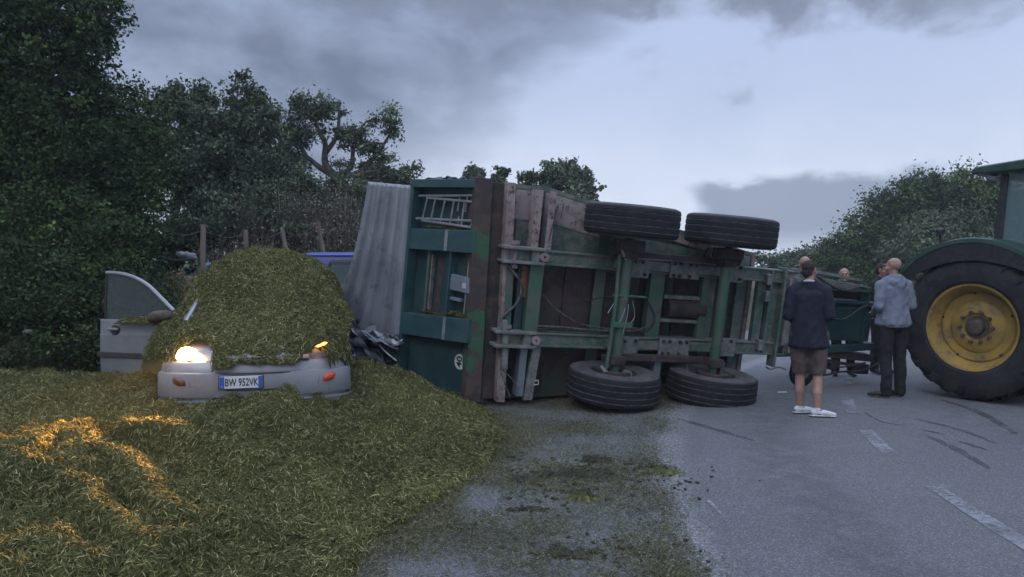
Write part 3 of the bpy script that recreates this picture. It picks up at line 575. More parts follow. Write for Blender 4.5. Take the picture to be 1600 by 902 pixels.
# bent-down brackets and brake gear round each axle
mbb = MB()
for s in (0., 1.374):
    for t in (1.62, .18):
        MB().revolve([(.09, -.07), (.19, -.07), (.19, .05), (.09, .05)], (s, t + (.06 if t > 1 else -.06), 0), (0, 1, 0), 28).build('brake_drum', M['rust'], tr, smooth=True)
    for t in (1.56, .30): tb('axle_clamp', M['rust'], [(s - .09, s + .09, t - .05, t + .05, -.10, .085)])
mb = MB(); mb.tube([(-.12, 1.55, .02), (-.12, 1.0, .06), (-.13, .2, .04)], .022, 10); mb.build('brake_rod', M['green2'], tr)
MB().tube([(-.17, 1.72, .05), (-.10, 1.56, .07), (-.05, 1.50, .06)], .02, 8).build('brake_lever', M['dusty'], tr)
for s, t in ((-.12, 1.62), (1.50, 1.60)): MB().revolve([(0, -.07), (.07, -.07), (.085, -.02), (.085, .03), (.05, .07), (0, .07)], (s, t, -.02), (0, 1, 0), 20).build('brake_chamber', M['dark'], tr, smooth=True)
MB().tube([(-.20, .22, .02), (-.12, .12, .10), (-.02, .06, .12), (.12, .06, .08), (.14, .16, .04)], [.02, .03, .035, .035, .02], 8).build('brake_arm', M['plate'], tr, smooth=True)
MB().revolve([(0, -.03), (.06, -.03), (.06, .03), (0, .03)], (.13, .13, .07), (.2, 0, 1), 18).build('brake_cam', M['plate'], tr)
tb('mud_bracket', M['greybox'], [(.66, .76, -.10, .30, -.30, -.22)]); tb('mud_bracket', M['green'], [(1.36, 1.40, .02, .3, -.1, .0), (1.50, 1.56, .02, .3, -.12, -.02)])
# hydraulic tipping cylinder between the rails
MB().revolve([(0, -.34), (.11, -.34), (.12, -.30), (.12, .20), (.075, .22), (.075, .24), (0, .24)], (1.22, .90, -.47), (1, 0, 0), 26).build('tipping_cylinder', M['rust'], tr, smooth=True)
tb('cylinder_cradle', M['plate'], [(.80, 1.33, 1.02, 1.07, -.5, -.40), (.78, 1.33, .72, .76, -.5, -.40)])
tb('axle_tube_guard', M['dark'], [(.70, .98, 1.52, 1.58, -.34, -.24)])
# hoses and dangling wires
def sp(P, n=8):
    P = [Vector(p) for p in P]; out = []
    for i in range(len(P) - 1):
        a = P[max(i - 1, 0)]; b = P[i]; c = P[i + 1]; d = P[min(i + 2, len(P) - 1)]
        for k in range(n): t = k / n; out.append(.5 * ((2 * b) + (c - a) * t + (2 * a - 5 * b + 4 * c - d) * t * t + (3 * b - a - 3 * c + d) * t ** 3))
    return out + [P[-1]]
for nm, P, r, m in (('air_hose', [(-1.36, 1.33, -.38), (-1.30, 1.24, -.33), (-1.20, 1.13, -.30), (-1.18, 1.0, -.28), (-1.22, .86, -.30), (-1.30, .76, -.33), (-1.36, .66, -.37)], .013, 'hose'),
    ('air_hose', [(-1.34, 1.31, -.37), (-1.24, 1.2, -.31), (-1.165, 1.02, -.26), (-1.20, .88, -.29), (-1.31, .72, -.34), (-1.35, .64, -.37)], .009, 'dark'),
    ('air_hose', [(-.86, .98, -.40), (-.70, .84, -.42), (-.5, .72, -.43), (-.3, .64, -.44), (.05, .60, -.42), (.5, .62, -.45)], .010, 'hose'),
    ('air_hose', [(-.9, .60, -.36), (-.6, .60, -.36), (-.1, .58, -.36), (.4, .60, -.36), (.6, .66, -.38)], .014, 'hose'),
    ('air_hose', [(-.9, .565, -.36), (-.5, .57, -.36), (0, .55, -.36), (.5, .57, -.36)], .010, 'dark'),
    ('brake_cable', [(-.30, 1.15, -.35), (-.36, 1.05, -.33), (-.33, .93, -.33), (-.2, .98, -.3), (-.05, 1.02, -.2), (.03, .96, -.1)], .008, 'dark'),
    ('brake_cable', [(.45, 1.6, -.4), (.40, 1.68, -.4), (.33, 1.66, -.4), (.30, 1.56, -.4)], .012, 'green'),
    ('brake_cable', [(1.30, 1.7, -.3), (1.22, 1.66, -.25), (1.20, 1.5, -.25)], .008, 'dark'),
    ('brake_cable', [(.50, 1.0, -.3), (.62, .78, -.28), (.56, .62, -.3), (.42, .60, -.32)], .013, 'dark'),
    ('brake_cable', [(-1.33, .08, -.33), (-1.25, -.10, -.31), (-1.18, -.24, -.30)], .006, 'hose'),
    ('brake_cable', [(-1.31, .08, -.33), (-1.19, -.02, -.30), (-1.09, -.14, -.29), (-1.09, -.22, -.30)], .006, 'hose'),
    ('brake_cable', [(1.1, .3, -.2), (1.12, .12, -.15), (1.14, .02, -.1)], .006, 'hose')):
    MB().tube(sp(P), r, 7).build(nm, M[m], tr, smooth=True)
for P in ([(.02, 1.0, .05), (-.01, .86, .07), (-.08, .70, .08)], [(.05, .98, .06), (.04, .84, .08), (.0, .62, .09)], [(-.10, 1.05, .05), (-.20, .86, .05)], [(.10, 1.02, .05), (.16, .84, .04), (.10, .74, .05)]):
    MB().tube(sp(P), .005, 5).build('loose_wire', M['alu'], tr)
tb('cross_rod', M['green2'], [(-.16, .28, 1.06, 1.085, .03, .06)]); tb('cross_rod', M['green2'], [(-.13, .12, .70, .76, .02, .09)])
# wheels
def wheel(s, t, inner):   # inner: +1 inner side (towards chassis) is at +t
    q = inner; w = .19
    prof = [(.30, -.155, 1), (.315, -.168, 1), (.40, -.188, 1), (.485, -.182, 1), (.530, -.166, 0), (.547, -.150, 0)]
    gr = [-.105, -.038, .038, .105]
    for gq in gr: prof += [(.556, gq - .009, 0), (.553, gq - .007, 2), (.5475, gq - .003, 2), (.5475, gq + .003, 2), (.553, gq + .007, 0), (.556, gq + .009, 0)]
    prof += [(.547, .150, 0), (.530, .166, 1), (.485, .182, 1), (.40, .188, 1), (.315, .168, 1), (.30, .155, 1)]
    e = MB().revolve([(.297, -.15), (.30, -.163), (.285, -.163), (.272, -.12), (.262, 0), (.272, .12), (.285, .163), (.30, .163), (.297, .15), (.275, .12), (.275, -.12)], (s, t, 0), (0, 1, 0), 40)
    e.revolve([(.263, -q * .055), (.16, -q * .075), (.10, -q * .02), (.0, -q * .02), (0, -q * .03), (.10, -q * .03), (.16, -q * .09), (.263, -q * .07)], (s, t, 0), (0, 1, 0), 40)
    ty = MB().revolve(prof, (s, t, 0), (0, 1, 0), 72)
    wh = e.build('wheel', M['steelrim'], tr, smooth=True); ty.build('tyre', [M['rubber'], M['side'], M['groove']], wh, smooth=True, sharp=25)
    MB().revolve([(0, q * .12), (.09, q * .12), (.10, q * .09), (.10, -q * .10), (.07, -q * .14), (0, -q * .14)], (s, t, 0), (0, 1, 0), 24).build('hub', M['rust'], wh, smooth=True)
for s in (0., 1.374):
    wheel(s, 1.949, -1); wheel(s, 0, 1)
MB().revolve([(0, -.012), (.02, -.012), (.02, .012), (0, .012)], (1.90, 1.72, -.1), (0, 0, 1), 12).build('reflector', mat('pale_blue_reflector', (.25, .5, .65)), tr)
# drawbar
mb = MB()
def bar(mb, p, q, wt, wu, mi=0):
    p, q = Vector(p), Vector(q); mb.hexa([(p.x, p.y - wt, p.z - wu), (q.x, q.y - wt, q.z - wu), (q.x, q.y + wt, q.z - wu), (p.x, p.y + wt, p.z - wu), (p.x, p.y - wt, p.z + wu), (q.x, q.y - wt, q.z + wu), (q.x, q.y + wt, q.z + wu), (p.x, p.y + wt, p.z + wu)], mi)
bar(mb, (2.74, 1.43, -.42), (4.05, 1.33, -.42), .045, .06); mb.build('drawbar_beam', M['green'], tr, bevel=.006)
mb = MB(); bar(mb, (2.6, .40, -.42), (3.4, .44, -.42), .075, .06); bar(mb, (3.4, .44, -.43), (4.3, .52, -.43), .05, .05); mb.build('drawbar_beam', M['teald'], tr, bevel=.006)
mb = MB(); bar(mb, (2.8, 1.52, -.75), (3.9, 1.46, -.75), .012, .05); bar(mb, (3.2, 1.52, -.60), (4.1, 1.44, -.60), .02, .03); mb.build('top_rod', M['plate'], tr)
tb('drawbar_box', M['teald'], [(3.38, 4.22, .58, 1.12, -.60, -.42), (3.40, 3.44, .58, 1.34, -.60, -.40), (4.06, 4.10, .50, 1.36, -.60, -.38), (3.36, 4.26, 1.11, 1.15, -.62, -.38)])
tb('drawbar_web', M['dark'], [(2.8, 3.4, .5, 1.36, -.52, -.48), (3.44, 4.06, 1.16, 1.28, -.56, -.52)])
mb = MB(); bar(mb, (3.3, .40, -.50), (4.35, .34, -.5), .05, .10); bar(mb, (3.35, .28, -.45), (4.3, .22, -.45), .018, .04); mb.box(4.05, 4.25, .12, .26, -.48, -.36); mb.box(3.6, 3.7, .16, .3, -.48, -.40); mb.build('hitch_linkage', M['dark'], tr, bevel=.005)
MB().revolve([(.03, -.03), (.06, -.03), (.075, 0), (.06, .03), (.03, .03)], (4.62, .86, -.5), (0, 0, 1), 22).build('tow_eye', M['dark'], tr, smooth=True)
mb = MB(); bar(mb, (4.2, .86, -.5), (4.56, .86, -.5), .05, .04); mb.build('tow_bar', M['dark'], tr, bevel=.006)
for P, r in (([(3.0, .20, -.35), (3.3, .10, -.3), (3.7, .16, -.3), (4.1, .18, -.33), (4.5, .3, -.4)], .014), ([(2.9, 1.1, -.35), (3.2, .96, -.3), (3.6, .9, -.3), (4.0, 1.1, -.34), (4.5, 1.0, -.5)], .014), ([(3.3, .42, -.3), (3.5, .26, -.25), (3.75, .24, -.28), (4.1, .3, -.3)], .012), ([(3.1, 1.46, -.36), (3.5, 1.30, -.3), (3.9, 1.36, -.34), (4.4, 1.2, -.5), (4.7, 1.1, -.6)], .013)):
    MB().tube(sp(P), r, 7).build('hydraulic_hose', M['dark'], tr, smooth=True)
jw = MB().revolve([(.09, -.05), (.17, -.055), (.205, -.03), (.212, 0), (.205, .03), (.17, .055), (.09, .05)], (2.98, .16, -.25), (.1, 0, 1), 40).build('jockey_wheel', M['rubber'], tr, smooth=True)
MB().revolve([(0, -.03), (.03, -.04), (.03, .06), (0, .06)], (2.98, .16, -.25), (.1, 0, 1), 16).revolve([(.02, -.02), (.095, -.045), (.095, .045), (.02, .02)], (2.98, .16, -.25), (.1, 0, 1), 30).build('rim', M['steelrim'], jw)
tb('jockey_leg', M['green'], [(2.94, 3.02, .1, .42, -.36, -.31)])
MB().tube(sp([(2.42, .20, -.3), (2.5, .17, -.3), (2.62, .2, -.3), (2.75, .17, -.3)]), .012, 6).build('chain', M['plate'], tr)

# ---- tailgate, sprung open at its far edge (frame: d away from us, t up, o outwards)
A25 = R(25); P0 = Vector((-1.76, 0, -.45)); dd = Vector((-math.sin(A25), 0, -math.cos(A25))); oo = Vector((-math.cos(A25), 0, math.sin(A25)))
GT = Matrix(((dd.x, 0, oo.x, P0.x), (0, 1, 0, 0), (dd.z, 0, oo.z, P0.z), (0, 0, 0, 1)))
tg = tb('tailgate', M['teald'], [(0, 1.25, -.37, 2.2, -.16, -.14)], T=GT, bevel=0)
def q8(d0, d1, ta, tb_, tc, td, o0, o1, T=GT):  # slanting beam: at d0 t from ta..tb_, at d1 tc..td
    return MB(T).hexa([(d0, ta, o0), (d1, tc, o0), (d1, tc, o1), (d0, ta, o1), (d0, tb_, o0), (d1, td, o0), (d1, td, o1), (d0, tb_, o1)])
q8(-.02, 1.25, 1.40, 1.665, 1.32, 1.58, -.14, .0).build('beam', M['teal'], tg, bevel=.008)
q8(-.04, 1.25, .35, .635, .22, .50, -.14, .0).build('beam', M['teal'], tg, bevel=.008)
q8(-.0, 1.27, 2.15, 2.245, 2.10, 2.20, -.14, .02).build('top_frame', M['teal'], tg, bevel=.006)
q8(-.05, 1.2, -.39, -.355, -.36, -.33, -.16, .10).build('bottom_frame', M['teal'], tg, bevel=.006)
q8(1.22, 1.27, -.30, 2.2, -.30, 2.19, -.14, .01).build('edge_frame', M['teal'], tg, bevel=.006)
q8(.40, .425, .60, 1.40, .60, 1.40, -.14, -.02).build('rib', M['teal'], tg)
q8(.86, .90, .56, 1.36, .56, 1.36, -.14, -.06).build('rib', M['green2'], tg)
q8(.02, .40, .92, 1.10, .92, 1.11, -.11, -.04).build('valve_box', M['greybox'], tg, bevel=.006)
q8(.10, .17, .975, 1.035, .975, 1.035, -.038, -.034).build('sticker', M['white'], tg)
q8(.20, .40, .80, .835, .80, .835, -.11, -.06).build('lever', M['greybox'], tg)
MB(GT).tube([(.13, .66, -.07), (.12, 1.28, -.07)], .010, 8).build('rod', M['alu'], tg)
q8(-.02, .08, .66, .90, .66, .90, -.13, -.1).build('small_plate', M['greybox'], tg); q8(-.02, .08, 1.13, 1.34, 1.13, 1.34, -.13, -.1).build('small_plate', M['greybox'], tg)
mb = MB(GT); P = [(.66, .60), (.68, .80), (.655, 1.0), (.64, 1.12), (.68, 1.22), (.72, 1.30), (.77, 1.24), (.76, 1.06), (.79, .90), (.80, .74), (.84, .60)]
mb.prism(P, -.139, -.136); mb.build('rust_patch', M['brown'], tg)
q8(.82, .845, .60, 1.30, .62, 1.28, -.13, -.08).build('bent_strip', M['plate'], tg)
for d, ta, tb_ in ((.47, 1.375, 1.625), (.36, .31, .585)): q8(d, d + .055, ta, tb_, ta, tb_, .001, .003).build('reflective_strip', M['alu'], tg)
# speed plate: round "40" turned on its side
sg = MB(GT).revolve([(0, 0), (.095, 0), (.095, .004), (0, .004)], (.20, .07, -.138), (0, 0, 1), 32).build('speed_sign', M['white'], tg)
def text_mesh(txt, size, name, m, parent, MX, ext=.001, sx=1., spacing=1.):
    cu = bpy.data.curves.new(name, 'FONT'); cu.body = txt; cu.size = size; cu.extrude = ext; cu.align_x = 'CENTER'; cu.align_y = 'CENTER'; cu.space_character = spacing; cu.offset = size * .018
    t = bpy.data.objects.new('tmp', cu); COL.objects.link(t); me = bpy.data.meshes.new_from_object(t.evaluated_get(bpy.context.evaluated_depsgraph_get())); bpy.data.objects.remove(t); me.materials.clear(); me.materials.append(m)
    me.transform(MX @ Matrix.Diagonal((sx, 1, 1, 1))); return ao(name, me, parent)
# reading direction runs up (t); glyph-up points away from us when seen from outside -> basis columns: x->t, y->d(+), z->outward
TX = GT @ Matrix(((0, 1, 0, .20), (1, 0, 0, .07), (0, 0, 1, -.131), (0, 0, 0, 1)))
TX = TX if TX.determinant() > 0 else GT @ Matrix(((0, -1, 0, .20), (1, 0, 0, .07), (0, 0, 1, -.131), (0, 0, 0, 1)))
text_mesh('40', .135, 'lettering', M['black'], sg, TX)
# ladder frames strapped in the top bay
mb = MB(GT)
for (a, b) in (((1.16, 2.00), (.02, 2.065)), ((1.18, 1.715), (.02, 1.77)), ((1.0, 1.985), (.04, 1.985)), ((1.06, 1.70), (.10, 1.69)), ((.04, 1.985), (.11, 1.69))): mb.tube([(*a, -.045), (*b, -.04)], .016, 6)
for x0, x1 in ((.98, 1.05), (.82, .88), (.63, .69), (.46, .50), (.27, .29)): mb.tube([(x0, 1.985, -.04), (x1, 1.70, -.04)], .012, 6)
for x0, z0, z1 in ((.38, 2.02, 1.86), (.24, 2.04, 1.86), (.36, 1.80, 1.70)): mb.tube([(x0, z0, -.05), (x0 + .01, z1, -.05)], .010, 6)
mb.build('ladder', M['alu'], tg)
# corrugated sheet heightening the far edge, bent and flared low down
nd, ntt = 90, 40; V = []; pat = lambda z: (lambda p: np.clip(np.interp(p, [0, .18, .28, .62, .72, 1], [0, 0, 1, 1, 0, 0]), 0, 1))(z % 1)
for j in range(ntt + 1):
    q = j / ntt; t = 2.12 + (.13 - 2.12) * q; fl = q ** 2.2; wid = .98 + .50 * fl; d0 = 1.265 - .03 * fl
    for k in range(nd + 1):
        z = k / nd; rib = float(pat(np.float64(z * 4.6 + .1))) * .075; jag = (.05 * math.sin(z * 19) + .04 * math.sin(z * 47 + 1)) * max(0, q - .9) * 10
        bow = .05 * math.sin(math.pi * q) * z + fl * .10 * z; crum = .03 * math.sin(z * 12 + 2) * max(0, q - .8) * 5
        V.append(GT @ Vector((d0 + wid * z - .02 * (1 - q) * z, t + jag - z * .02 * (1 - q) + z * .03, -.03 + rib + bow + crum)))
i = (np.arange(ntt)[:, None] * (nd + 1) + np.arange(nd)[None]).ravel()
o = arr_mesh('corrugated_sheet', np.array([tuple(v) for v in V]), np.stack([i, i + 1, i + nd + 2, i + nd + 1], 1), np.zeros(nd * ntt), [M['galv']], tg); so_ = o.modifiers.new('solid', 'SOLIDIFY'); so_.thickness = .006
# torn sheet metal under it
def crumple(name, P0_, P1_, wv, n, m, seed, T=GT):
    r = random.Random(seed); V = []; w_ = 7
    for k in range(n + 1):
        p = Vector(P0_).lerp(Vector(P1_), k / n)
        for j in range(w_ + 1): V.append(T @ (p + Vector(wv) * (j / w_) + Vector([r.uniform(-1, 1) * .03 for _ in range(3)]) + Vector((0, -.03 * math.sin(k * 1.3 + j), .04 * math.sin(j * 1.7 + k * .6)))))
    i = (np.arange(n)[:, None] * (w_ + 1) + np.arange(w_)[None]).ravel(); o = arr_mesh(name, np.array([tuple(v) for v in V]), np.stack([i, i + 1, i + w_ + 2, i + w_ + 1], 1), np.zeros(n * w_), [m], tg); q = o.modifiers.new('solid', 'SOLIDIFY'); q.thickness = .005
crumple('torn_sheet', (1.15, .16, .02), (2.35, .20, .10), (0, -.12, .10), 16, M['galv'], 1)
crumple('torn_sheet', (1.25, .05, .0), (2.5, .12, .12), (0, -.32, -.06), 14, M['galvd'], 2)
crumple('torn_sheet', (1.3, -.12, .05), (2.2, .05, .22), (.1, -.16, .06), 12, M['galvd'], 3)
crumple('torn_sheet', (1.7, .20, -.02), (2.6, .35, .0), (0, -.5, -.1), 12, M['dark'], 5)
MB(GT).tube(sp([(1.9, .14, .12), (1.6, .08, .14), (1.35, -.02, .15), (1.12, -.10, .12)]), .010, 6).build('torn_edge', M['alu'], tg)
# crumpled top edge sheet
crumple('bent_flap', (.15, 2.23, -.1), (1.1, 2.21, -.1), (0, .02, -.25), 14, M['teald'], 9)

# silage lodged on the tailgate ledges
def clump_on(Mx, sx, sy, h, n, label, seed):
    r = np.random.default_rng(seed); u = r.uniform(-1, 1, (n, 2)); hh = h * np.clip(1 - (np.abs(u[:, 0]) ** 2 + u[:, 1] ** 2 * .6), 0, 1) * (.5 + .5 * fbm(u[:, 0] * 2, u[:, 1], seed, 3, 2)) 
    P = np.stack([u[:, 0] * sx, u[:, 1] * sy, hh * r.random(n) + .002], 1); V, F = quads(P, unit(r.normal(size=(n, 3)) * [1, 1, .4]), r.uniform(.02, .05, n), r.uniform(.004, .009, n))
    V = np.array([tuple(Mx @ Vector(p)) for p in V]); o = arr_mesh('silage_clump', V, F, r.choice([0, 1, 2], n, p=[.5, .4, .1]), [SIL[1], SIL[2], M['mud']]); prop(o, label, 'silage', 'silage clumps lodged on the tailgate'); return o
WG = TM @ GT
LD = lambda d, t: WG @ Matrix(((1, 0, 0, d), (0, 0, 1, t), (0, 1, 0, -.07), (0, 0, 0, 1)))
clump_on(LD(.22, .63), .26, .06, .10, 1500, 'olive silage clump on the lower teal beam under the grey box', 1)
clump_on(LD(.75, .575), .22, .05, .05, 700, 'thin dark silage line on the lower beam under the rust patch', 2)
clump_on(LD(.55, 1.635), .45, .06, .05, 1600, 'brown silage line lying on the upper beam under the ladder', 3)
clump_on(LD(.18, -.34), .30, .10, .10, 1500, 'silage clump on the bottom flange beneath the round sign', 4)

# ------------------------------------------------------------------ tractor
TRM = Matrix.Translation((6.60, 9.70, 0)) @ Matrix.Rotation(R(-57.3), 4, 'Z')
tc_ = thing('tractor', 'green tractor with huge yellow rimmed rear wheel at the right edge hitched to the trailer', 'tractor', matrix=TRM)
def twheel(x, y, side, Rr, Wd, rimr, nl, name):
    cz = Rr; s_ = side; Wh = Wd / 2
    prof = [(rimr, -Wh * .86), (rimr + .05, -Wh * .97), (rimr + (Rr - rimr) * .5, -Wh * 1.0), (Rr - .10, -Wh * .93), (Rr - .045, -Wh * .80), (Rr - .035, 0), (Rr - .045, Wh * .80), (Rr - .10, Wh * .93), (rimr + (Rr - rimr) * .5, Wh), (rimr + .05, Wh * .97), (rimr, Wh * .86)]
    O = (x, y, cz); A = (0, s_, 0)
    rim = MB()
    rim.revolve([(rimr - .012, Wh * .90), (rimr + .014, Wh * .93), (rimr + .014, Wh * .88), (rimr - .01, Wh * .84), (rimr - .05, Wh * .40), (rimr - .08, Wh * .30), (rimr - .08, -Wh * .7), (rimr + .01, -Wh * .9), (rimr - .02, -Wh * .9), (rimr - .10, -Wh * .7), (rimr - .10, Wh * .28), (rimr - .075, Wh * .42)], O, A, 64)
    rim.revolve([(rimr - .09, Wh * .36), (rimr - .11, Wh * .40), (rimr * .62, Wh * .36), (rimr * .56, Wh * .44), (rimr * .34, Wh * .46), (rimr * .30, Wh * .38), (0, Wh * .38), (0, Wh * .30), (rimr * .6, Wh * .28), (rimr - .09, Wh * .28)], O, A, 64)
    w = rim.build(name, M['yellow'], tc_, smooth=True, sharp=35)
    ty = MB().revolve(prof, O, A, 72)
    for k in range(nl):
        for sd in (-1, 1):
            a0 = 2 * math.pi * (k + (.5 if sd > 0 else 0)) / nl; P = []
            sw = 2 * math.pi / nl * .80
            for f_, (yy, rr) in enumerate(((.02, Rr + .012), (.55, Rr + .008), (.86, Rr - .035), (1.0, Rr - .12))):
                ang_ = a0 + sw * f_ / 2.6; wd = (.030 + .010 * f_) / Rr
                for da in (-wd, wd):
                    for r_ in (rr - .06, rr):
                        P.append((x + math.cos(ang_ + da) * r_, y + sd * yy * Wh, cz + math.sin(ang_ + da) * r_))
            fs = []
            for f_ in range(3):
                b = f_ * 4; fs += [(b + 1, b + 3, b + 7, b + 5), (b, b + 1, b + 5, b + 4), (b + 2, b + 6, b + 7, b + 3), (b, b + 4, b + 6, b + 2)]
            fs += [(0, 2, 3, 1), (12, 13, 15, 14)]; ty.add(P, fs)
    ty.build('tyre', M['trubber'], w, smooth=True, sharp=30)
    hb = MB().revolve([(0, Wh * .62), (rimr * .14, Wh * .62), (rimr * .17, Wh * .58), (rimr * .19, Wh * .40), (rimr * .27, Wh * .40), (rimr * .27, Wh * .36), (0, Wh * .36)], O, A, 32).build('hub', M['hub'], w, smooth=True)
    for k in range(10):
        q = 2 * math.pi * k / 10; MB().revolve([(0, 0), (.026, 0), (.026, .035), (.012, .035), (.012, .06), (0, .06)], (x + math.cos(q) * rimr * .36, y + s_ * Wh * .45, cz + math.sin(q) * rimr * .36), A, 6).build('wheel_nut', M['hub'], w)
    for k in range(5):
        q = 2 * math.pi * (k + .3) / 5; MB().revolve([(0, 0), (.016, 0), (.012, .012), (0, .012)], (x + math.cos(q) * rimr * .80, y + s_ * Wh * .40, cz + math.sin(q) * rimr * .80), A, 8).build('bolt', M['dark'], w)
twheel(0, -.80, -1, .915, .62, .53, 21, 'rear_wheel'); twheel(0, .80, 1, .915, .62, .53, 21, 'rear_wheel')
twheel(2.75, -.80, -1, .68, .5, .36, 18, 'front_wheel'); twheel(2.75, .80, 1, .68, .5, .36, 18, 'front_wheel')
tb('rear_axle', M['tgreen'], [(-.16, .16, -.7, .7, .78, 1.06)], tc_); tb('front_axle', M['tgreen'], [(2.65, 2.85, -.7, .7, .58, .76)], tc_)
tb('chassis', M['tgreen'], [(-.45, .9, -.32, .32, .62, 1.25), (.9, 3.2, -.22, .22, .62, 1.1)], tc_, bevel=.03)
# fenders: curved sheet with a lip
for sd in (-1, 1):
    mb = MB(); n = 22; a0, a1 = R(142), R(38); P = []
    for k in range(n + 1):
        q = a0 + (a1 - a0) * k / n; rr = 1.13 - .02 * math.cos(q); ca, sa = math.cos(q), math.sin(q)
        for r_, y_ in ((rr - .03, .50), (rr, .50), (rr, 1.06), (rr - .015, 1.13), (rr - .065, 1.135), (rr - .065, 1.12), (rr - .04, 1.115), (rr - .03, 1.05)): P.append((ca * r_, sd * y_, .915 + sa * r_ * .99))
    fs = [(k * 8 + j, k * 8 + (j + 1) % 8, (k + 1) * 8 + (j + 1) % 8, (k + 1) * 8 + j) for k in range(n) for j in range(8)] + [tuple(range(8)), tuple(range(n * 8, n * 8 + 8))]
    mb.add(P, fs).build('mudguard', M['tgreen'], tc_, smooth=True, sharp=50)
    mb = MB(); P = []
    for k in range(n + 1):
        q = a0 + (a1 - a0) * k / n; ca, sa = math.cos(q), math.sin(q); dr = .26 * math.sin(math.pi * (k + 1.5) / (n + 3)) ** .5
        for r_, y_ in ((1.10, 1.10), (1.10, 1.125), (1.10 - dr, 1.128), (1.10 - dr, 1.105)): P.append((ca * r_, sd * y_, .915 + sa * r_ * .99))
    mb.add(P, [(k * 4 + j, k * 4 + (j + 1) % 4, (k + 1) * 4 + (j + 1) % 4, (k + 1) * 4 + j) for k in range(n) for j in range(4)]).build('mudguard_shade_strip', M['black'], tc_, smooth=True, sharp=50)  # black strip added to stand for the shaded underside of the mudguard
    mb = MB(); P = [(math.cos(a0 + (a1 - a0) * k / n) * 1.11, .915 + math.sin(a0 + (a1 - a0) * k / n) * 1.10) for k in range(n + 1)] + [(.6, 1.0), (-.5, 1.0)]
    mb.prism(P, sd * .47, sd * .49, ax=1).build('inner_mudguard', M['black'], tc_)
    MB().tube([(-.45, sd * .95, 1.98), (-.45, sd * .95, 2.10)], .015, 8).revolve([(0, -.05), (.05, -.04), (.055, .02), (.03, .05), (0, .05)], (-.45, sd * .95, 2.13), (0, 0, 1), 14).build('mudguard_lamp', M['black'], tc_)
# cab
CX0, CX1, CY = .10, 1.45, .76
cabp = [((CX0 + .02, 1.55), (CX0 + .10, 2.82)), ((.78, 1.1), (.80, 2.82)), ((CX1, 1.3), (CX1 - .12, 2.82))]
for sd in (-1, 1):
    for (xa, za), (xb, zb) in cabp:
        mb = MB(); mb.hexa([(xa - .05, sd * CY - .04, za), (xa + .05, sd * CY - .04, za), (xa + .05, sd * CY + .04, za), (xa - .05, sd * CY + .04, za), (xb - .04, sd * (CY - .06) - .03, zb), (xb + .04, sd * (CY - .06) - .03, zb), (xb + .04, sd * (CY - .06) + .03, zb), (xb - .04, sd * (CY - .06) + .03, zb)]); mb.build('cab_pillar', M['black'], tc_, bevel=.01)
    g1 = MB().add([(CX0 + .06, sd * (CY + .005), 1.75), (.76, sd * (CY + .005), 1.75), (.78, sd * (CY - .06), 2.8), (CX0 + .14, sd * (CY - .06), 2.8)], [(0, 1, 2, 3)]).add([(.84, sd * (CY + .005), 1.15), (CX1 - .03, sd * (CY + .005), 1.4), (CX1 - .14, sd * (CY - .06), 2.8), (.86, sd * (CY - .06), 2.8)], [(0, 1, 2, 3)]); o = g1.build('side_window', glass('cab_glass', (.15, .24, .25), .08, .5), tc_); o.modifiers.new('s', 'SOLIDIFY').thickness = .006
    tb('cab_side_panel', M['tgreen'], [(CX0, .80, sd * CY - .03, sd * CY + .03, 1.25, 1.74), (.8, CX1, sd * CY - .03, sd * CY + .03, .9, 1.14)], tc_)
M['cabg'] = glass('cab_glass_tinted', (.15, .24, .25), .08, .5)
o = MB().add([(CX0 + .02, -CY + .06, 1.6), (CX0 + .02, CY - .06, 1.6), (CX0 + .12, CY - .1, 2.8), (CX0 + .12, -CY + .1, 2.8)], [(0, 1, 2, 3)]).build('rear_window', M['cabg'], tc_); o.modifiers.new('s', 'SOLIDIFY').thickness = .006
o = MB().add([(CX1 + .02, -CY + .06, 1.5), (CX1 + .02, CY - .06, 1.5), (CX1 - .1, CY - .1, 2.8), (CX1 - .1, -CY + .1, 2.8)], [(0, 1, 2, 3)]).build('windscreen', M['cabg'], tc_); o.modifiers.new('s', 'SOLIDIFY').thickness = .006
mb = MB(); rp = [(-.13, 2.83), (-.16, 2.89), (-.08, 2.955), (.5, 2.985), (1.4, 2.96), (1.62, 2.92), (1.6, 2.86), (1.3, 2.82)]; n_ = len(rp)
vs = [(x, -.70, z) for x, z in rp] + [(x, .70, z) for x, z in rp] + [(x * .96 + .03, -.86, z - (.03 if z > 2.9 else -.01)) for x, z in rp] + [(x * .96 + .03, .86, z - (.03 if z > 2.9 else -.01)) for x, z in rp]
fs = [(i, (i + 1) % n_, n_ + (i + 1) % n_, n_ + i) for i in range(n_)] + [(i, (i + 1) % n_, 2 * n_ + (i + 1) % n_, 2 * n_ + i) for i in range(n_)] + [(n_ + i, n_ + (i + 1) % n_, 3 * n_ + (i + 1) % n_, 3 * n_ + i) for i in range(n_)] + [tuple(range(2 * n_, 3 * n_)), tuple(range(3 * n_, 4 * n_))]
rf = mb.add(vs, fs).build('cab_roof', M['tgreen'], tc_, smooth=True, bevel=.02, sharp=35)
for y in (-.62, .62): MB().revolve([(0, -.02), (.085, -.02), (.09, .01), (.06, .03), (0, .035)], (.02, y, 2.80), (-.35, 0, -1), 20).build('work_lamp', M['white'], rf)
tb('bonnet', M['tgreen'], [(1.45, 3.35, -.38, .38, 1.1, 1.72)], tc_, bevel=.10); MB().tube([(1.7, -.45, 1.5), (1.7, -.45, 2.7)], .05, 14).build('exhaust_pipe', M['black'], tc_)
tb('seat', M['black'], [(.35, .85, -.25, .25, 1.25, 1.42), (.3, .42, -.25, .25, 1.42, 2.0)], tc_, bevel=.04)
mb = MB()
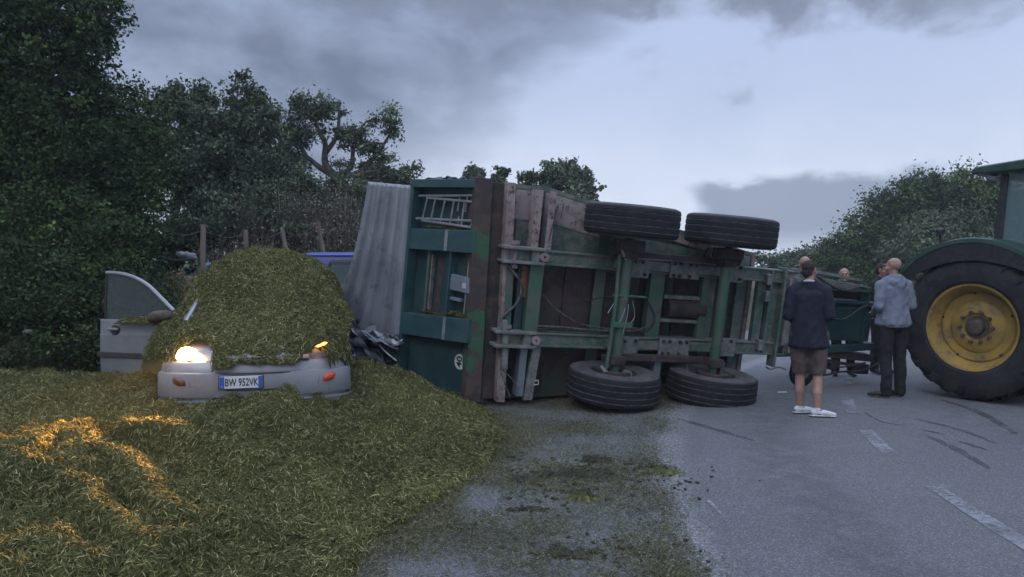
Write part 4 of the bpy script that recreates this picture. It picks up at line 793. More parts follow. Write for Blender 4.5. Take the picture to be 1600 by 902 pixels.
for y in (-.42, .42): mb.tube([(-.3, y * .8, .75), (-.95, y, .62), (-1.25, y, .60)], .045, 10)
mb.tube([(-.3, 0, 1.15), (-1.0, 0, .95)], .04, 10); mb.box(-1.1, -.45, -.09, .09, .45, .55); mb.build('hitch_arms', M['dark'], tc_)
for y in (-.35, .35): MB().tube([(-.35, y, 1.30), (-.85, y * 1.15, .68)], .03, 8).build('lift_rod', M['dark'], tc_)

# ------------------------------------------------------------------ silver hatchback buried in silage
CM = Matrix.Translation((-2.43, 6.95, .15)) @ Matrix.Rotation(R(15.06), 4, 'Z')
car = thing('hatchback_car', 'silver hatchback buried under silage with its front passenger door open and one headlight glowing', 'car', matrix=CM)
def loft(mb, secs, mi=0, capa=True, capb=True):
    n = len(secs[0]); vs = [p for s in secs for p in s]
    fs = [(i * n + k, i * n + k + 1, (i + 1) * n + k + 1, (i + 1) * n + k) for i in range(len(secs) - 1) for k in range(n - 1)]
    if capa: fs.append(tuple(range(n)))
    if capb: fs.append(tuple(range((len(secs) - 1) * n, len(secs) * n)))
    return mb.add(vs, fs, mi)
def sect(y, w, zb, zs, zt, crown=.03):
    h = [(w - .07, zb), (w, zb + .10), (w + .01, zs * .72), (w - .015, zs), (w - .09, zt - .005), (w * .5, zt + crown * .7), (0, zt + crown)]
    return [(-x, y, z) for x, z in h] + [(x, y, z) for x, z in h[-2::-1]]
secs = [sect(y, *a) for y, a in ((.10, (.62, .25, .60, .70, .02)), (.22, (.74, .22, .64, .74, .03)), (.45, (.82, .20, .68, .80, .04)), (.85, (.85, .18, .74, .87, .04)), (1.15, (.85, .18, .80, .93, .03)), (1.5, (.85, .18, .86, .96, .01)), (2.6, (.85, .18, .90, .97, .01)), (3.4, (.84, .20, .93, 1.0, .01)), (3.9, (.80, .26, .92, 1.0, .01)), (4.10, (.70, .34, .80, .88, .01)))]
loft(MB(), secs).build('body', M['silver'], car, smooth=True, sharp=50)
# greenhouse: dark glass block with pillars and roof over it
def gsec(y, wb, zb, wt, zt): return [(-wb, y, zb), (-wt, y, zt), (0, y, zt + .02), (wt, y, zt), (wb, y, zb)]
loft(MB(), [gsec(1.05, .72, .92, .70, .93), gsec(1.9, .76, .95, .56, 1.36), gsec(2.9, .76, .97, .56, 1.38), gsec(3.5, .72, .98, .54, 1.33), gsec(4.02, .66, .98, .60, .99)]).build('windows', M['cglass'], car)
loft(MB(), [gsec(1.84, .575, 1.34, .54, 1.365), gsec(2.2, .59, 1.37, .54, 1.415), gsec(2.9, .59, 1.385, .54, 1.425), gsec(3.55, .56, 1.33, .52, 1.37)]).build('roof', M['silver'], car, smooth=True, bevel=.01)
for sx in (-1, 1):
    for P in ([(.76, .98, .93), (.68, 1.42, 1.17), (.585, 1.88, 1.37)], [(.79, 2.35, .95), (.60, 2.38, 1.38)], [(.76, 3.2, .98), (.58, 3.3, 1.36)], [(.66, 4.0, .98), (.55, 3.52, 1.34)]):
        MB().tube([(sx * x, y, z) for x, y, z in P], .028, 8).build('pillar', M['silver'], car, smooth=True)
# sill of the other doors, door gaps
for y in (2.35,): tb('side_moulding', M['trim'], [(.855, .875, 1.3, 3.3, .50, .56)], car)
# front bumper
def plan(q, r=0.): # q -1..1
    x = (.865 + r) * math.sin(q * math.pi / 2 * .98); return x, .30 * (1 - math.sqrt(max(0, 1 - abs(math.sin(q * math.pi / 2 * .98)) ** 2.6))) - r
prof = [(.15, -.09), (.16, .0), (.165, .028), (.24, .040), (.248, .028), (.252, .008), (.275, .008), (.28, .030), (.30, .034), (.49, .030), (.505, .026), (.515, .006), (.585, -.008), (.605, -.022), (.618, -.06), (.60, -.14)]
sec = []
for k in range(41):
    q = -1 + k / 20; s_ = []
    for z, r_ in prof: x, y = plan(q, r_); s_.append((x, y, z))
    if abs(q) > .999: s_ = [(x, y + .28, z) for x, y, z in s_]
    sec.append(s_)
loft(MB(), sec).build('bumper', M['silver'], car, smooth=True, sharp=28)

for z_ in (.345, .500): MB().tube([(x, plan(x / .9)[1] - .040, z_) for x in np.linspace(-.44, .40, 14)], .007, 6).build('bumper_crease', M['trim'], car, smooth=True)
MB().tube([(x, plan(x / .9)[1] - .026, .262) for x in np.linspace(-.50, .50, 16)], .012, 6).build('air_slot', M['black'], car, smooth=True)

sec = []
for x in np.linspace(-.40, .40, 21): y = plan(x / .9)[1]; sec.append([(x, y + .03, .60), (x, y - .005, .615), (x, y + .0, .65), (x, y + .05, .68)])
loft(MB(), sec, capa=False, capb=False).build('grille_surround', M['silver'], car, smooth=True)
for z in (.618, .640): MB().tube([(-.38, .035, z + .005), (0, -.008, z), (.38, .035, z + .005)], .006, 6).build('grille_bar', M['black'], car)
tb('bonnet_edge', M['silver'], [(-.44, .44, .10, .2, .675, .70)], car, bevel=.01)
# number plate
PX = -.125
pl = tb('number_plate', M['platew'], [(PX - .19, PX + .19, -.056, -.046, .365, .480)], car, bevel=.003)
tb('blue_band', M['plateb'], [(PX - .188, PX - .145, -.058, -.056, .368, .477)], pl, bevel=0)
tb('blue_band', M['plateb'], [(PX + .155, PX + .188, -.058, -.056, .368, .477)], pl, bevel=0)
tb('plate_frame', M['trim'], [(PX - .20, PX + .20, -.050, -.034, .358, .487)], pl)
FR = lambda x, y, z: Matrix(((1, 0, 0, x), (0, 0, -1, y), (0, 1, 0, z), (0, 0, 0, 1)))
text_mesh('BW 952VK', .098, 'lettering', M['black'], pl, FR(PX + .006, -.0572, .419), .0008, .64, 1.02)
text_mesh('I', .03, 'lettering', M['white'], pl, FR(PX - .167, -.0585, .385), .0005, .8)
# headlights: swept almond shape
def lens(cx, cy, cz, pts, bulge, name, m, yaw=0., parent=car):
    mb = MB(Matrix.Translation((cx, cy, cz)) @ Matrix.Rotation(yaw, 4, 'Z')); n = len(pts); vs = [(x, 0, z) for x, z in pts] + [(x * .7, -bulge * .8, z * .7) for x, z in pts] + [(0, -bulge, 0)] + [(x * .9, .06, z * .9) for x, z in pts]
    fs = [(i, (i + 1) % n, n + (i + 1) % n, n + i) for i in range(n)] + [(n + i, n + (i + 1) % n, 2 * n) for i in range(n)] + [(i, (i + 1) % n, 2 * n + 1 + (i + 1) % n, 2 * n + 1 + i) for i in range(n)] + [tuple(range(2 * n + 1, 3 * n + 1))]
    return mb.add(vs, fs).build(name, m, parent, smooth=True, sharp=70)
hl = [(-.155, -.04), (-.13, .03), (-.085, .075), (-.03, .085), (.06, .05), (.14, -.01), (.185, -.06), (.10, -.078), (-.06, -.080), (-.13, -.070)]
M['lamp'] = emit('lit_headlight_glass', (1., .56, .20), 26.)
M['lampdim'] = emit('half_covered_headlight_glow', (1., .42, .10), 3.0)
M['clear'] = glass('clear_lamp_glass', (.55, .55, .55), .1, .8)
lens(-.60, .12, .680, [(x * .84, z * .80) for x, z in hl], .02, 'headlight', M['lamp'], R(-20))
h2 = lens(.60, .14, .675, [(-x * .92, z * .92) for x, z in hl], .03, 'headlight', M['clear'], R(16))
lens(.60, .045, .745, [(-.06, -.02), (-.02, .005), (.05, .025), (.07, .02), (.04, -.005), (-.02, -.022)], .02, 'lamp_glow', M['lampdim'], R(16), h2)
lens(.44, .025, .645, [(-.06, -.025), (.0, .025), (.05, .02), (.06, -.03)], .02, 'indicator_lens', mat('pale_indicator', (.6, .42, .36), None, rough=.2), R(6))
fl = [(-.085, -.045), (-.075, .005), (-.02, .04), (.06, .045), (.085, .02), (.06, -.03), (0, -.05)]
for sx in (-1, 1):
    P = [(sx * x, z) for x, z in fl]; hs = lens(sx * .675, .07, .435, [(x * 1.35, z * 1.25) for x, z in P], -.012, 'fog_lamp_housing', M['trim'], R(-28) * -sx); lens(sx * .682, .05, .435, [(x * .8, z * .85) for x, z in P], .02, 'fog_lamp', M['lampred'] if sx > 0 else M['lampbrown'], R(-28) * -sx, hs)
# lamp bulb: the real light of the lit headlight; low beam thrown forward and slightly to the left
sp_ = bpy.data.lights.new('headlight_beam', 'SPOT'); sp_.energy = 2600; sp_.color = (1, .46, .10); sp_.spot_size = R(74); sp_.spot_blend = .5; sp_.shadow_soft_size = .04
spo = bpy.data.objects.new('headlight_beam', sp_); COL.objects.link(spo); spo.parent = car; spo.location = (-.60, -.03, .70)
CL = CM.inverted() @ Vector((-3.35, 4.6, .35)); dv = (CL - Vector((-.60, -.03, .70))).normalized(); spo.rotation_euler = dv.to_track_quat('-Z', 'Y').to_euler()
sp_.use_nodes = True; ln = sp_.node_tree; em = ln.nodes.get('Emission'); tcl = N(ln, 'ShaderNodeTexCoord'); sx_ = N(ln, 'ShaderNodeSeparateXYZ'); ln.links.new(tcl.outputs['Normal'], sx_.inputs[0])
# reflector pattern of a low beam: a flat fan, dark below and above (elevation in the lamp's own frame)
elv = mth(ln, 'DIVIDE', sx_.outputs[1], mth(ln, 'ABSOLUTE', sx_.outputs[2]))
band = mth(ln, 'MULTIPLY', sstep(ln, elv, -.17, -.02), mth(ln, 'SUBTRACT', 1., sstep(ln, elv, .06, .12)))
ln.links.new(mth(ln, 'ADD', mth(ln, 'MULTIPLY', band, 1.), .02), em.inputs['Strength'])
# wheels
for x in (-.70, .70):
    for y in (.80, 3.35):
        w = MB().revolve([(.0, -.06), (.12, -.06), (.17, -.075), (.20, -.085), (.20, .085), (.0, .085)], (x, y, .155), (1 if x < 0 else -1, 0, 0), 28).build('wheel', M['alu'], car, smooth=True)
        MB().revolve([(.198, -.085), (.25, -.10), (.295, -.09), (.31, -.06), (.312, 0), (.31, .06), (.295, .09), (.25, .10), (.198, .085)], (x, y, .155), (1, 0, 0), 40).build('tyre', M['rubber'], w, smooth=True)
# open door (local: u from hinge outwards, z up), opened about 60 degrees
hin = CM.inverted() @ Vector((-3.60, 8.10, .15)); qv = (CM.inverted().to_3x3() @ Vector((-.95, .31, 0))).normalized(); nv = Vector((qv.y, -qv.x, 0))
if (CM.to_3x3() @ nv).y > 0: nv = -nv
DM = Matrix(((qv.x, nv.x, 0, hin.x), (qv.y, nv.y, 0, hin.y), (0, 0, 1, 0), (0, 0, 0, 1)))
def dsec(u): # outer skin curvature along height: (n, z)
    e = .012 * math.sin(math.pi * min(1, max(0, u / 1.1)))
    return [(.00, .24), (.035 + e, .26), (.055 + e, .42), (.058 + e, .60), (.062 + e, .74), (.050 + e, .745), (.035 + e, .90), (.0, .915), (-.07, .90), (-.07, .27)]
us = [0, .02, .3, .6, .9, 1.13, 1.19]; secs = [[(u, a * (0.35 if u in (0, 1.19) else 1), (z + (.0 if z > .5 else 0))) for a, z in dsec(u)] for u in us]
secs = [s + [s[0]] for s in secs]
door = loft(MB(DM), secs).build('door', M['silver'], car, smooth=True, sharp=30)
fr = [(.02, .93), (.16, 1.03), (.32, 1.16), (.50, 1.30), (.68, 1.385), (.86, 1.43), (1.02, 1.445), (1.10, 1.445)]
MB(DM).tube([(u, .0, z) for u, z in sp([(a, b, 0) for a, b in fr], 5) and [(p.x, p.y) for p in sp([(a, b, 0) for a, b in fr], 5)]] , .022, 8).build('window_frame', M['silver'], door, smooth=True)
MB(DM).tube([(1.10, 0, 1.445), (1.115, 0, 1.2), (1.13, 0, .90)], .012, 8).build('window_edge', M['trim'], door)
P = [(p.x, -.005, p.y) for p in sp([(a, b, 0) for a, b in fr], 5)]; o = MB(DM).add(P + [(1.12, -.005, .90), (.04, -.005, .90)], [tuple(range(len(P) + 2))]).build('window', M['dglass'], door); o.modifiers.new('s', 'SOLIDIFY').thickness = .004
mb = MB(DM)
for i in range(len(us) - 1):
    if us[i] < .01: continue
o = MB(DM).box(.02, 1.17, .055, .082, .485, .545).build('door_moulding', M['trim'], door, bevel=.006)
MB(DM).revolve([(0, -.02), (.05, -.018), (.062, 0), (.05, .012), (0, .012)], (.93, .060, .795), (0, 1, 0), 20).build('door_handle', M['trim'], door, smooth=True)
MB(DM).box(.86, 1.02, .05, .095, .79, .825).build('door_handle', M['silver'], door, bevel=.015)
# mirror housing on the door
mv = MB(DM); mv.revolve([(0, -.17), (.035, -.16), (.062, -.09), (.072, .0), (.066, .07), (.04, .13), (0, .145)], (.22, .14, .965), (1, .15, -.12), 20); mv.tube([(.10, .03, .93), (.18, .12, .96)], .03, 8); mv.build('mirror', M['mirror'], door, smooth=True)
MB().revolve([(0, -.05), (.03, -.045), (.045, -.02), (.05, .02), (.03, .04), (0, .045)], (.88, 1.35, .95), (1, -.4, 0), 20).build('mirror', M['silver'], car, smooth=True)

# silage lying on the car: height profile in car coordinates
def carprof(v): return np.interp(v, [-.10, .02, .1, .45, .85, 1.15, 1.45, 1.9, 2.4, 3.2, 3.6, 4.1], [.575, .625, .68, .80, .88, .955, 1.13, 1.40, 1.44, 1.42, 1.34, .95])
def cover(u, v):
    e = .13 * fbm(u * 1., v, 31, 4, 2.5); top = np.interp(v, [-.05, .05, .25, .6, 1.0, 1.35, 1.9, 2.4, 3.2, 3.9], [-.02, .035, .08, .11, .16, .24, .24, .26, .20, .1]) + .10 * np.exp(-((u - .60) / .25) ** 2 - ((v - .12) / .2) ** 2)
    hw = np.interp(v, [-.05, .05, .3, .8, 1.2, 1.9, 3., 4.], [.40, .60, .80, .88, .90, .88, .86, .7]); c = carprof(v) + top
    hw = hw + .16 * (u > .2) * np.exp(-np.maximum(v, 0) / .4)
    k = 1 - np.clip(np.abs(u) / (hw + e), 0, 1.3) ** np.interp(v, [0, 1, 2], [7, 5, 3.8])
    drop = np.interp(v, [0, 1, 2, 4], [.15, .25, .62, .6])
    bowl = c - drop * (1 - k) + .13 * fbm(u, v, 33, 5, 2.2) + .07 * fbm(u, v, 34, 4, 8)
    return bowl + np.interp(v, [.8, 1.3, 2.0], [0, .05, 0]) * np.exp(-((u + .1) / .5) ** 2)
uu = np.arange(-1.02, 1.02, .022); vv = np.arange(-.12, 4.1, .022); U, Vv = np.meshgrid(uu, vv); Zc = cover(U, Vv)
# left out over the lit lamp and where the body edge shows
def cov_keep(u, v): 
    hw = np.interp(v, [-.05, .05, .3, .8, 1.2, 1.9, 3., 4.], [.38, .72, .88, .92, .95, .86, .86, .7]) + .05 * fbm(u, v * 1., 37, 3, 6)
    lampn = ((u + .60) / .22) ** 2 + ((v - .0) / .21) ** 2 < 1
    front = v > -.035 + .30 * np.clip(np.abs(u) - .3, 0, 1) ** 1.5 * np.where(u > 0, .9, 1) + .07 * fbm(u, v * 0, 38, 4, 4)
    return (np.abs(u) < hw) & ~lampn & front
V0 = np.stack([U, Vv, Zc], -1).reshape(-1, 3); nx = len(uu); i = (np.arange(len(vv) - 1)[:, None] * nx + np.arange(nx - 1)[None]).ravel(); F0 = np.stack([i, i + 1, i + nx + 1, i + nx], 1)
cen = V0[F0].mean(1); F0 = F0[cov_keep(cen[:, 0], cen[:, 1])]
V1, F1, mi = blades(cover, 75000, (-1., 1.), (-.12, 4.0), lambda u, v: cov_keep(u, v) * np.interp(v, [0, 2.5, 4], [1, .9, .3]), (.022, .07), (.004, .008), .014)
def to_world(V, Mx): Mn = np.array(Mx); return V @ Mn[:3, :3].T + Mn[:3, 3]
V = to_world(np.concatenate([V0, V1]), CM); F = np.concatenate([F0, F1 + len(V0)])
o = arr_mesh('silage_cover', V, F, np.concatenate([np.zeros(len(F0)), mi]), SIL, smooth=np.concatenate([np.ones(len(F0)), np.zeros(len(F1))])); prop(o, 'thick mound of silage burying the bonnet windscreen and roof of the silver car', 'silage', kind='stuff')
# pile between car and open door, and silage on the door ledge
def pile(name, label, cx, cy, cz, sx, sy, h, n, seed, rz=0.):
    r = np.random.default_rng(seed); m = 40; a = np.linspace(-1.1, 1.1, m); X, Y = np.meshgrid(a, a); hf0 = lambda x, y: h * np.maximum(-.3, 1 - (x ** 2 + y ** 2)) * (1 + fbm(x, y, seed, 4, 2) * .6)
    V0 = np.stack([X * sx, Y * sy, hf0(X, Y)], -1).reshape(-1, 3); i = (np.arange(m - 1)[:, None] * m + np.arange(m - 1)[None]).ravel(); F0 = np.stack([i, i + 1, i + m + 1, i + m], 1); F0 = F0[V0[F0][:, :, 2].max(1) > -h * .25]
    V1, F1, mi = blades(lambda x, y: hf0(x / sx, y / sy), n, (-sx, sx), (-sy, sy), lambda x, y: (np.hypot(x / sx, y / sy) < 1.03) * 1., (.02, .06), (.0035, .007), .01)
    V = to_world(np.concatenate([V0, V1]), Matrix.Translation((cx, cy, cz)) @ Matrix.Rotation(rz, 4, 'Z')); o = arr_mesh(name, V, np.concatenate([F0, F1 + len(V0)]), np.concatenate([np.zeros(len(F0)), mi]), SIL); prop(o, label, 'silage', kind='stuff'); return o
pile('silage_pile', 'silage wedged between the silver car and its open door', -3.62, 8.0, .72, .34, .5, .42, 9000, 51, R(20))
pile('silage_pile', 'silage sitting on the window ledge of the open car door', -3.98, 8.13, 1.04, .48, .07, .06, 2200, 52, R(-18))

# ------------------------------------------------------------------ blue van behind
VM = Matrix.Translation((-3.76, 12.25, .03)) @ Matrix.Rotation(R(4), 4, 'Z')
van = thing('blue_van', 'dark blue van standing behind the silage covered car and the trailer', 'van', matrix=VM)
L_ = 4.3; vs_ = lambda x, z0, z1, y0=0., y1=1.75: [(x, y0 + .0, z0), (x, y0, z0 + .5), (x, y0 + .04, z1 - .55), (x, y0 + .16, z1 - .06), (x, y0 + .28, z1), (x, y1 - .28, z1), (x, y1 - .16, z1 - .06), (x, y1 - .04, z1 - .55), (x, y1, z0 + .5), (x, y1, z0)]
loft(MB(), [vs_(0, .45, 1.70, .1, 1.65), vs_(.07, .30, 1.86), vs_(.35, .28, 1.915), vs_(2.9, .28, 1.92), vs_(3.25, .28, 1.80), vs_(3.75, .28, 1.15, .03, 1.72), vs_(4.25, .32, .95, .1, 1.65)]).build('body', M['blue'], van, smooth=True, sharp=40)
def vwin(x0, x1, z0, z1):
    P = []; r_ = .07
    for cx, cz, a0 in ((x1 - r_, z1 - r_, 0), (x0 + r_, z1 - r_, 90), (x0 + r_, z0 + r_, 180), (x1 - r_, z0 + r_, 270)):
        for k in range(5): q = R(a0 + k * 22.5); P.append((cx + math.cos(q) * r_, cz + math.sin(q) * r_))
    yy = lambda z: .02 + .04 + max(0, (z - 1.37)) * .26
    fr_ = MB().add([(x, yy(z) - .055, z) for x, z in P] + [((x - (x0 + x1) / 2) * 1.05 + (x0 + x1) / 2, yy(z) - .03, (z - (z0 + z1) / 2) * 1.06 + (z0 + z1) / 2) for x, z in P], [tuple(range(20))] + [(i, (i + 1) % 20, 20 + (i + 1) % 20, 20 + i) for i in range(20)]).build('window', M['black'], van)
    MB().add([((x - (x0 + x1) / 2) * .92 + (x0 + x1) / 2, yy(z) - .060, (z - (z0 + z1) / 2) * .90 + (z0 + z1) / 2) for x, z in P], [tuple(range(20))]).build('pane', M['vg'], fr_)
M['vg'] = mat('dark_pane', (.06, .09, .09), (.12, .15, .15), 2, .10)
vwin(.70, 1.60, 1.10, 1.76); vwin(1.75, 2.75, 1.10, 1.76)
tb('roof_gutter', M['blue'], [(.3, 3.0, .14, .18, 1.84, 1.87)], van)
for x in (.75, 3.4):
    for y in (.16, 1.6): w = MB().revolve([(0, -.08), (.19, -.09), (.19, .09), (0, .08)], (x, y, .31), (0, 1, 0), 24).build('wheel', M['steelrim'], van, smooth=True); MB().revolve([(.19, -.1), (.28, -.1), (.31, -.06), (.31, .06), (.28, .1), (.19, .1)], (x, y, .31), (0, 1, 0), 32).build('tyre', M['rubber'], w, smooth=True)

# ------------------------------------------------------------------ people
def organic(name, segs, m, parent, voxel=.009, smooth=4, noise=0., nscale=9., cut=None, sub=2):
    """segs: list of (p0, r0, p1, r1) with r = radius or (rx, ry, rz); unioned into one continuous skin"""
    Vs, Fs = [], []; b = 0
    for p0, r0, p1, r1 in segs:
        p0, p1 = np.array(p0, float), np.array(p1, float); r0 = np.array(r0 if hasattr(r0, '__len__') else (r0,) * 3, float); r1 = np.array(r1 if hasattr(r1, '__len__') else (r1,) * 3, float)
        n = max(2, int(np.linalg.norm(p1 - p0) / (min(r0.min(), r1.min()) * .35)) + 1) if np.linalg.norm(p1 - p0) > 1e-4 else 1
        for k in range(n):
            t = k / max(1, n - 1); V, F = ico(sub); Vs.append(V * (r0 + (r1 - r0) * t) + p0 + (p1 - p0) * t); Fs.append(F + b); b += len(V)
    V = np.concatenate(Vs); F = np.concatenate(Fs); me = bpy.data.meshes.new('tmp'); me.from_pydata(V.tolist(), [], F.tolist()); o = bpy.data.objects.new('tmp', me); COL.objects.link(o)
    q = o.modifiers.new('r', 'REMESH'); q.mode = 'VOXEL'; q.voxel_size = voxel; q = o.modifiers.new('s', 'SMOOTH'); q.iterations = smooth; q.factor = .5
    me2 = bpy.data.meshes.new_from_object(o.evaluated_get(bpy.context.evaluated_depsgraph_get())); bpy.data.objects.remove(o)
    n = len(me2.vertices); co = np.empty(n * 3, np.float32); me2.vertices.foreach_get('co', co); co = co.reshape(-1, 3)
    if noise:
        nr = np.empty(n * 3, np.float32); me2.vertices.foreach_get('normal', nr); nr = nr.reshape(-1, 3)
        d = np.array([(lambda a: (1 - abs(a) * 2.2) * .7 + a * .3 - .35)(mnoise.noise(Vector((p[0] * nscale * .8 + p[2] * 3, p[1] * nscale * .8, p[2] * nscale * .55)))) for p in co]); co = co + nr * (d * noise)[:, None]; me2.vertices.foreach_set('co', co.astype(np.float32).ravel())
    if cut:
        bm = bmesh.new(); bm.from_mesh(me2)
        for p, nn in cut: bmesh.ops.bisect_plane(bm, geom=bm.verts[:] + bm.edges[:] + bm.faces[:], plane_co=p, plane_no=nn, clear_outer=True)
        bm.to_mesh(me2); bm.free()
    me2.polygons.foreach_set('use_smooth', [True] * len(me2.polygons)); me2.materials.clear(); me2.materials.append(m); me2.name = name
    return ao(name, me2, parent)
def hand(segs, wrist, tip_dir, palm_n, side, curl=.6):
    """palm plus five fingers; side = +1 thumb towards +cross"""
    w, d, nn = np.array(wrist, float), unit(np.array(tip_dir, float)), unit(np.array(palm_n, float)); nn = unit(nn - d * (nn @ d)); s = np.cross(d, nn) * side
    segs.append((w, (.028, .028, .028), w + d * .05, (.034, .034, .030)))
    for k, L in enumerate((.072, .082, .076, .060)):
        b = w + d * .075 + s * (.030 - .020 * k); segs.append((w + d * .04 + s * (.022 - .015 * k), .016, b, .012)); p = b; dr = d
        for j in range(3): a = curl * (j + .6) * .55; dr = unit(d * math.cos(a) + nn * math.sin(a)); q = p + dr * L * (.45, .32, .23)[j]; segs.append((p, .0095 - j * .0008, q, .0088 - j * .0008)); p = q
    p = w + d * .02 + s * .02
    for j, L in enumerate((.04, .034, .026)): dr = unit(d * (.6 + .1 * j) + s * (.8 - .25 * j) + nn * (.25 + .2 * j)); q = p + dr * L; segs.append((p, .0125 - j * .001, q, .0115 - j * .001)); p = q
def person(label, loc, yaw, H, build, top, bottom, arms, legs, shoe, hair, headturn=0., headtilt=0., top_long=.92, shorts=False, collar=None, hood=False, group=None, legsonly=False):
    """faces local -Y; arms: dict side -> (elbow, wrist); legs: dict side -> (knee, ankle, foot_yaw)"""
    s = H / 1.75; MX = Matrix.Translation(loc) @ Matrix.Rotation(yaw, 4, 'Z') @ Matrix.Diagonal((s, s, s, 1))
    root = thing('person', label, 'person', matrix=MX)
    W_ = build; sh = {-1: (-.160 * W_, .01, 1.405), 1: (.160 * W_, .01, 1.405)}; hp = {-1: (-.095 * W_, 0, .90), 1: (.095 * W_, 0, .90)}
    hd = Matrix.Rotation(headturn, 3, 'Z') @ Matrix.Rotation(headtilt, 3, 'X'); hc = Vector((0, -.015, 1.635)); hp_ = lambda x, y, z: tuple(hc + hd @ Vector((x, y, z)))
    def hs(segs, ex=0.):
        segs += [(hp_(0, .015, .035), (.074 + ex, .092 + ex, .082 + ex), hp_(0, .015, .035), (.074 + ex, .092 + ex, .082 + ex)), (hp_(0, -.01, -.02), (.066, .078, .085), hp_(0, -.03, -.065), (.050, .055, .045))]
    B = [((0, 0, .92), (.15 * W_, .11 * W_, .10), (0, .0, 1.12), (.135 * W_, .10 * W_, .10)), ((0, 0, 1.12), (.14 * W_, .105 * W_, .1), (0, .0, 1.34), (.155 * W_, .105, .09)), ((0, .01, 1.38), (.13, .08, .07), (0, .01, 1.46), (.07, .06, .05)), ((0, .015, 1.44), .058, (0, .0, 1.57), .054)]
    hs(B)
    # nose, brow, ears, lips, chin
    B += [(hp_(0, -.092, .018), .010, hp_(0, -.108, -.020), .0135), (hp_(0, -.095, -.024), (.017, .010, .009), hp_(0, -.095, -.024), (.017, .010, .009)), (hp_(-.030, -.082, .034), (.018, .010, .008), hp_(.030, -.082, .034), (.018, .010, .008)), (hp_(-.014, -.086, -.052), .0085, hp_(.014, -.086, -.052), .0085), (hp_(0, -.078, -.088), (.022, .018, .016), hp_(0, -.078, -.088), (.022, .018, .016))]
    for x in (-1, 1): B += [(hp_(x * .076, .012, .022), (.008, .019, .030), hp_(x * .078, .010, -.008), (.007, .013, .018)), (hp_(x * .045, -.06, -.02), (.02, .02, .025), hp_(x * .045, -.06, -.02), (.02, .02, .025))]
    for k in (-1, 1):
        e, w = arms[k]; B += [(sh[k], .055, e, .040), (e, .040, w, .027)]; d = unit(np.array(w) - np.array(e)); hand(B, w, d, arms.get('n', (0, 0, 1)) if not isinstance(arms.get('n'), dict) else arms['n'][k], k, arms.get('curl', .7))
        kn, an, fy = legs[k]; B += [(hp[k], .088 * W_, kn, .056), (kn, .055, (an[0] * .6 + kn[0] * .4, an[1] * .6 + kn[1] * .4 + .018, an[2] * .55 + kn[2] * .45), .057), ((an[0] * .6 + kn[0] * .4, an[1] * .6 + kn[1] * .4 + .018, an[2] * .55 + kn[2] * .45), .056, an, .036)]
        f_ = np.array([math.sin(fy), -math.cos(fy), 0]); B += [(an, .036, tuple(np.array(an) + f_ * .10 + [0, 0, -.05]), (.035, .035, .025))]
    organic('body', B, M['skin'], root, .0075, 3)
    for x in (-1, 1): MB().revolve([(0, -.007), (.006, -.004), (.0075, 0), (.006, .004), (0, .007)], hp_(x * .031, -.083, .012), (0, 1, 0), 12).build('eye', M['eye'], root, smooth=True)
    # torso garment
    ex = .020; T = [((-.05, .018, 1.50), .05, (-.14 * W_, .01, 1.425), .066), ((.05, .018, 1.50), .05, (.14 * W_, .01, 1.425), .066), ((0, .005, top_long), (.196 * W_ + ex, .155 * W_ + ex, .08), (0, 0, 1.15), (.15 * W_ + ex, .118 * W_ + ex, .1)), ((0, 0, 1.15), (.15 * W_ + ex, .118 * W_ + ex, .1), (0, .005, 1.36), (.165 * W_ + ex, .115 + ex, .08)), ((-.10 * W_, .01, 1.43), .072, (.10 * W_, .01, 1.43), .072), ((0, .012, 1.45), .078, (0, .012, 1.485), .070)]
    for k in (-1, 1):
        e, w = arms[k]; w2 = tuple(np.array(e) + (np.array(w) - np.array(e)) * .97); T += [(sh[k], .078, e, .064), (e, .064, w2, .046)]
    if hood: T += [((-.07, .085, 1.44), (.05, .05, .06), (.07, .085, 1.44), (.05, .05, .06)), ((0, .10, 1.40), (.08, .05, .06), (0, .07, 1.50), (.09, .05, .05))]
    organic('hooded_top' if hood else 'jacket', T, M[top], root, .011, 3, noise=.013, nscale=13, cut=[((0, 0, top_long - .04), (0, 0, -1))])
    if hood: MB().tube([(.155 * W_ * math.cos(q) * 1.08, .14 * W_ * math.sin(q) * 1.02, top_long - .03) for q in np.linspace(0, 2 * np.pi, 30)], .018, 8, cap=False).build('hem', M[top], root, smooth=True)
    if collar: MB().tube([(.062 * math.cos(q), .015 + .062 * math.sin(q), 1.515 + .012 * math.sin(q)) for q in np.linspace(0, 2 * np.pi, 24)], .014, 8, cap=False).build('collar', M[collar], root, smooth=True)
    Tt = [((0, 0, .97), (.155 * W_, .12 * W_, .07), (0, 0, .88), (.165 * W_, .125 * W_, .08))]
    for k in (-1, 1):
        kn, an, fy = legs[k]; kn_, an_ = np.array(kn), np.array(an)
        if shorts: Tt += [(hp[k], .108 * W_, tuple(kn_ + (0, .005, -.0)), .092)]
        else: Tt += [(hp[k], .104 * W_, kn, .078), (kn, .078, tuple(kn_ * .5 + an_ * .5 + (0, .018, 0)), .076), (tuple(kn_ * .5 + an_ * .5 + (0, .018, 0)), .076, tuple(an_ + (0, .01, -.02)), .066)]
    organic('shorts' if shorts else 'trousers', Tt, M[bottom], root, .011, 4, noise=.012, nscale=12, cut=[((0, 0, min(legs[1][0][2], legs[-1][0][2]) - .03), (0, 0, -1))] if shorts else [((0, 0, .035), (0, 0, -1))])
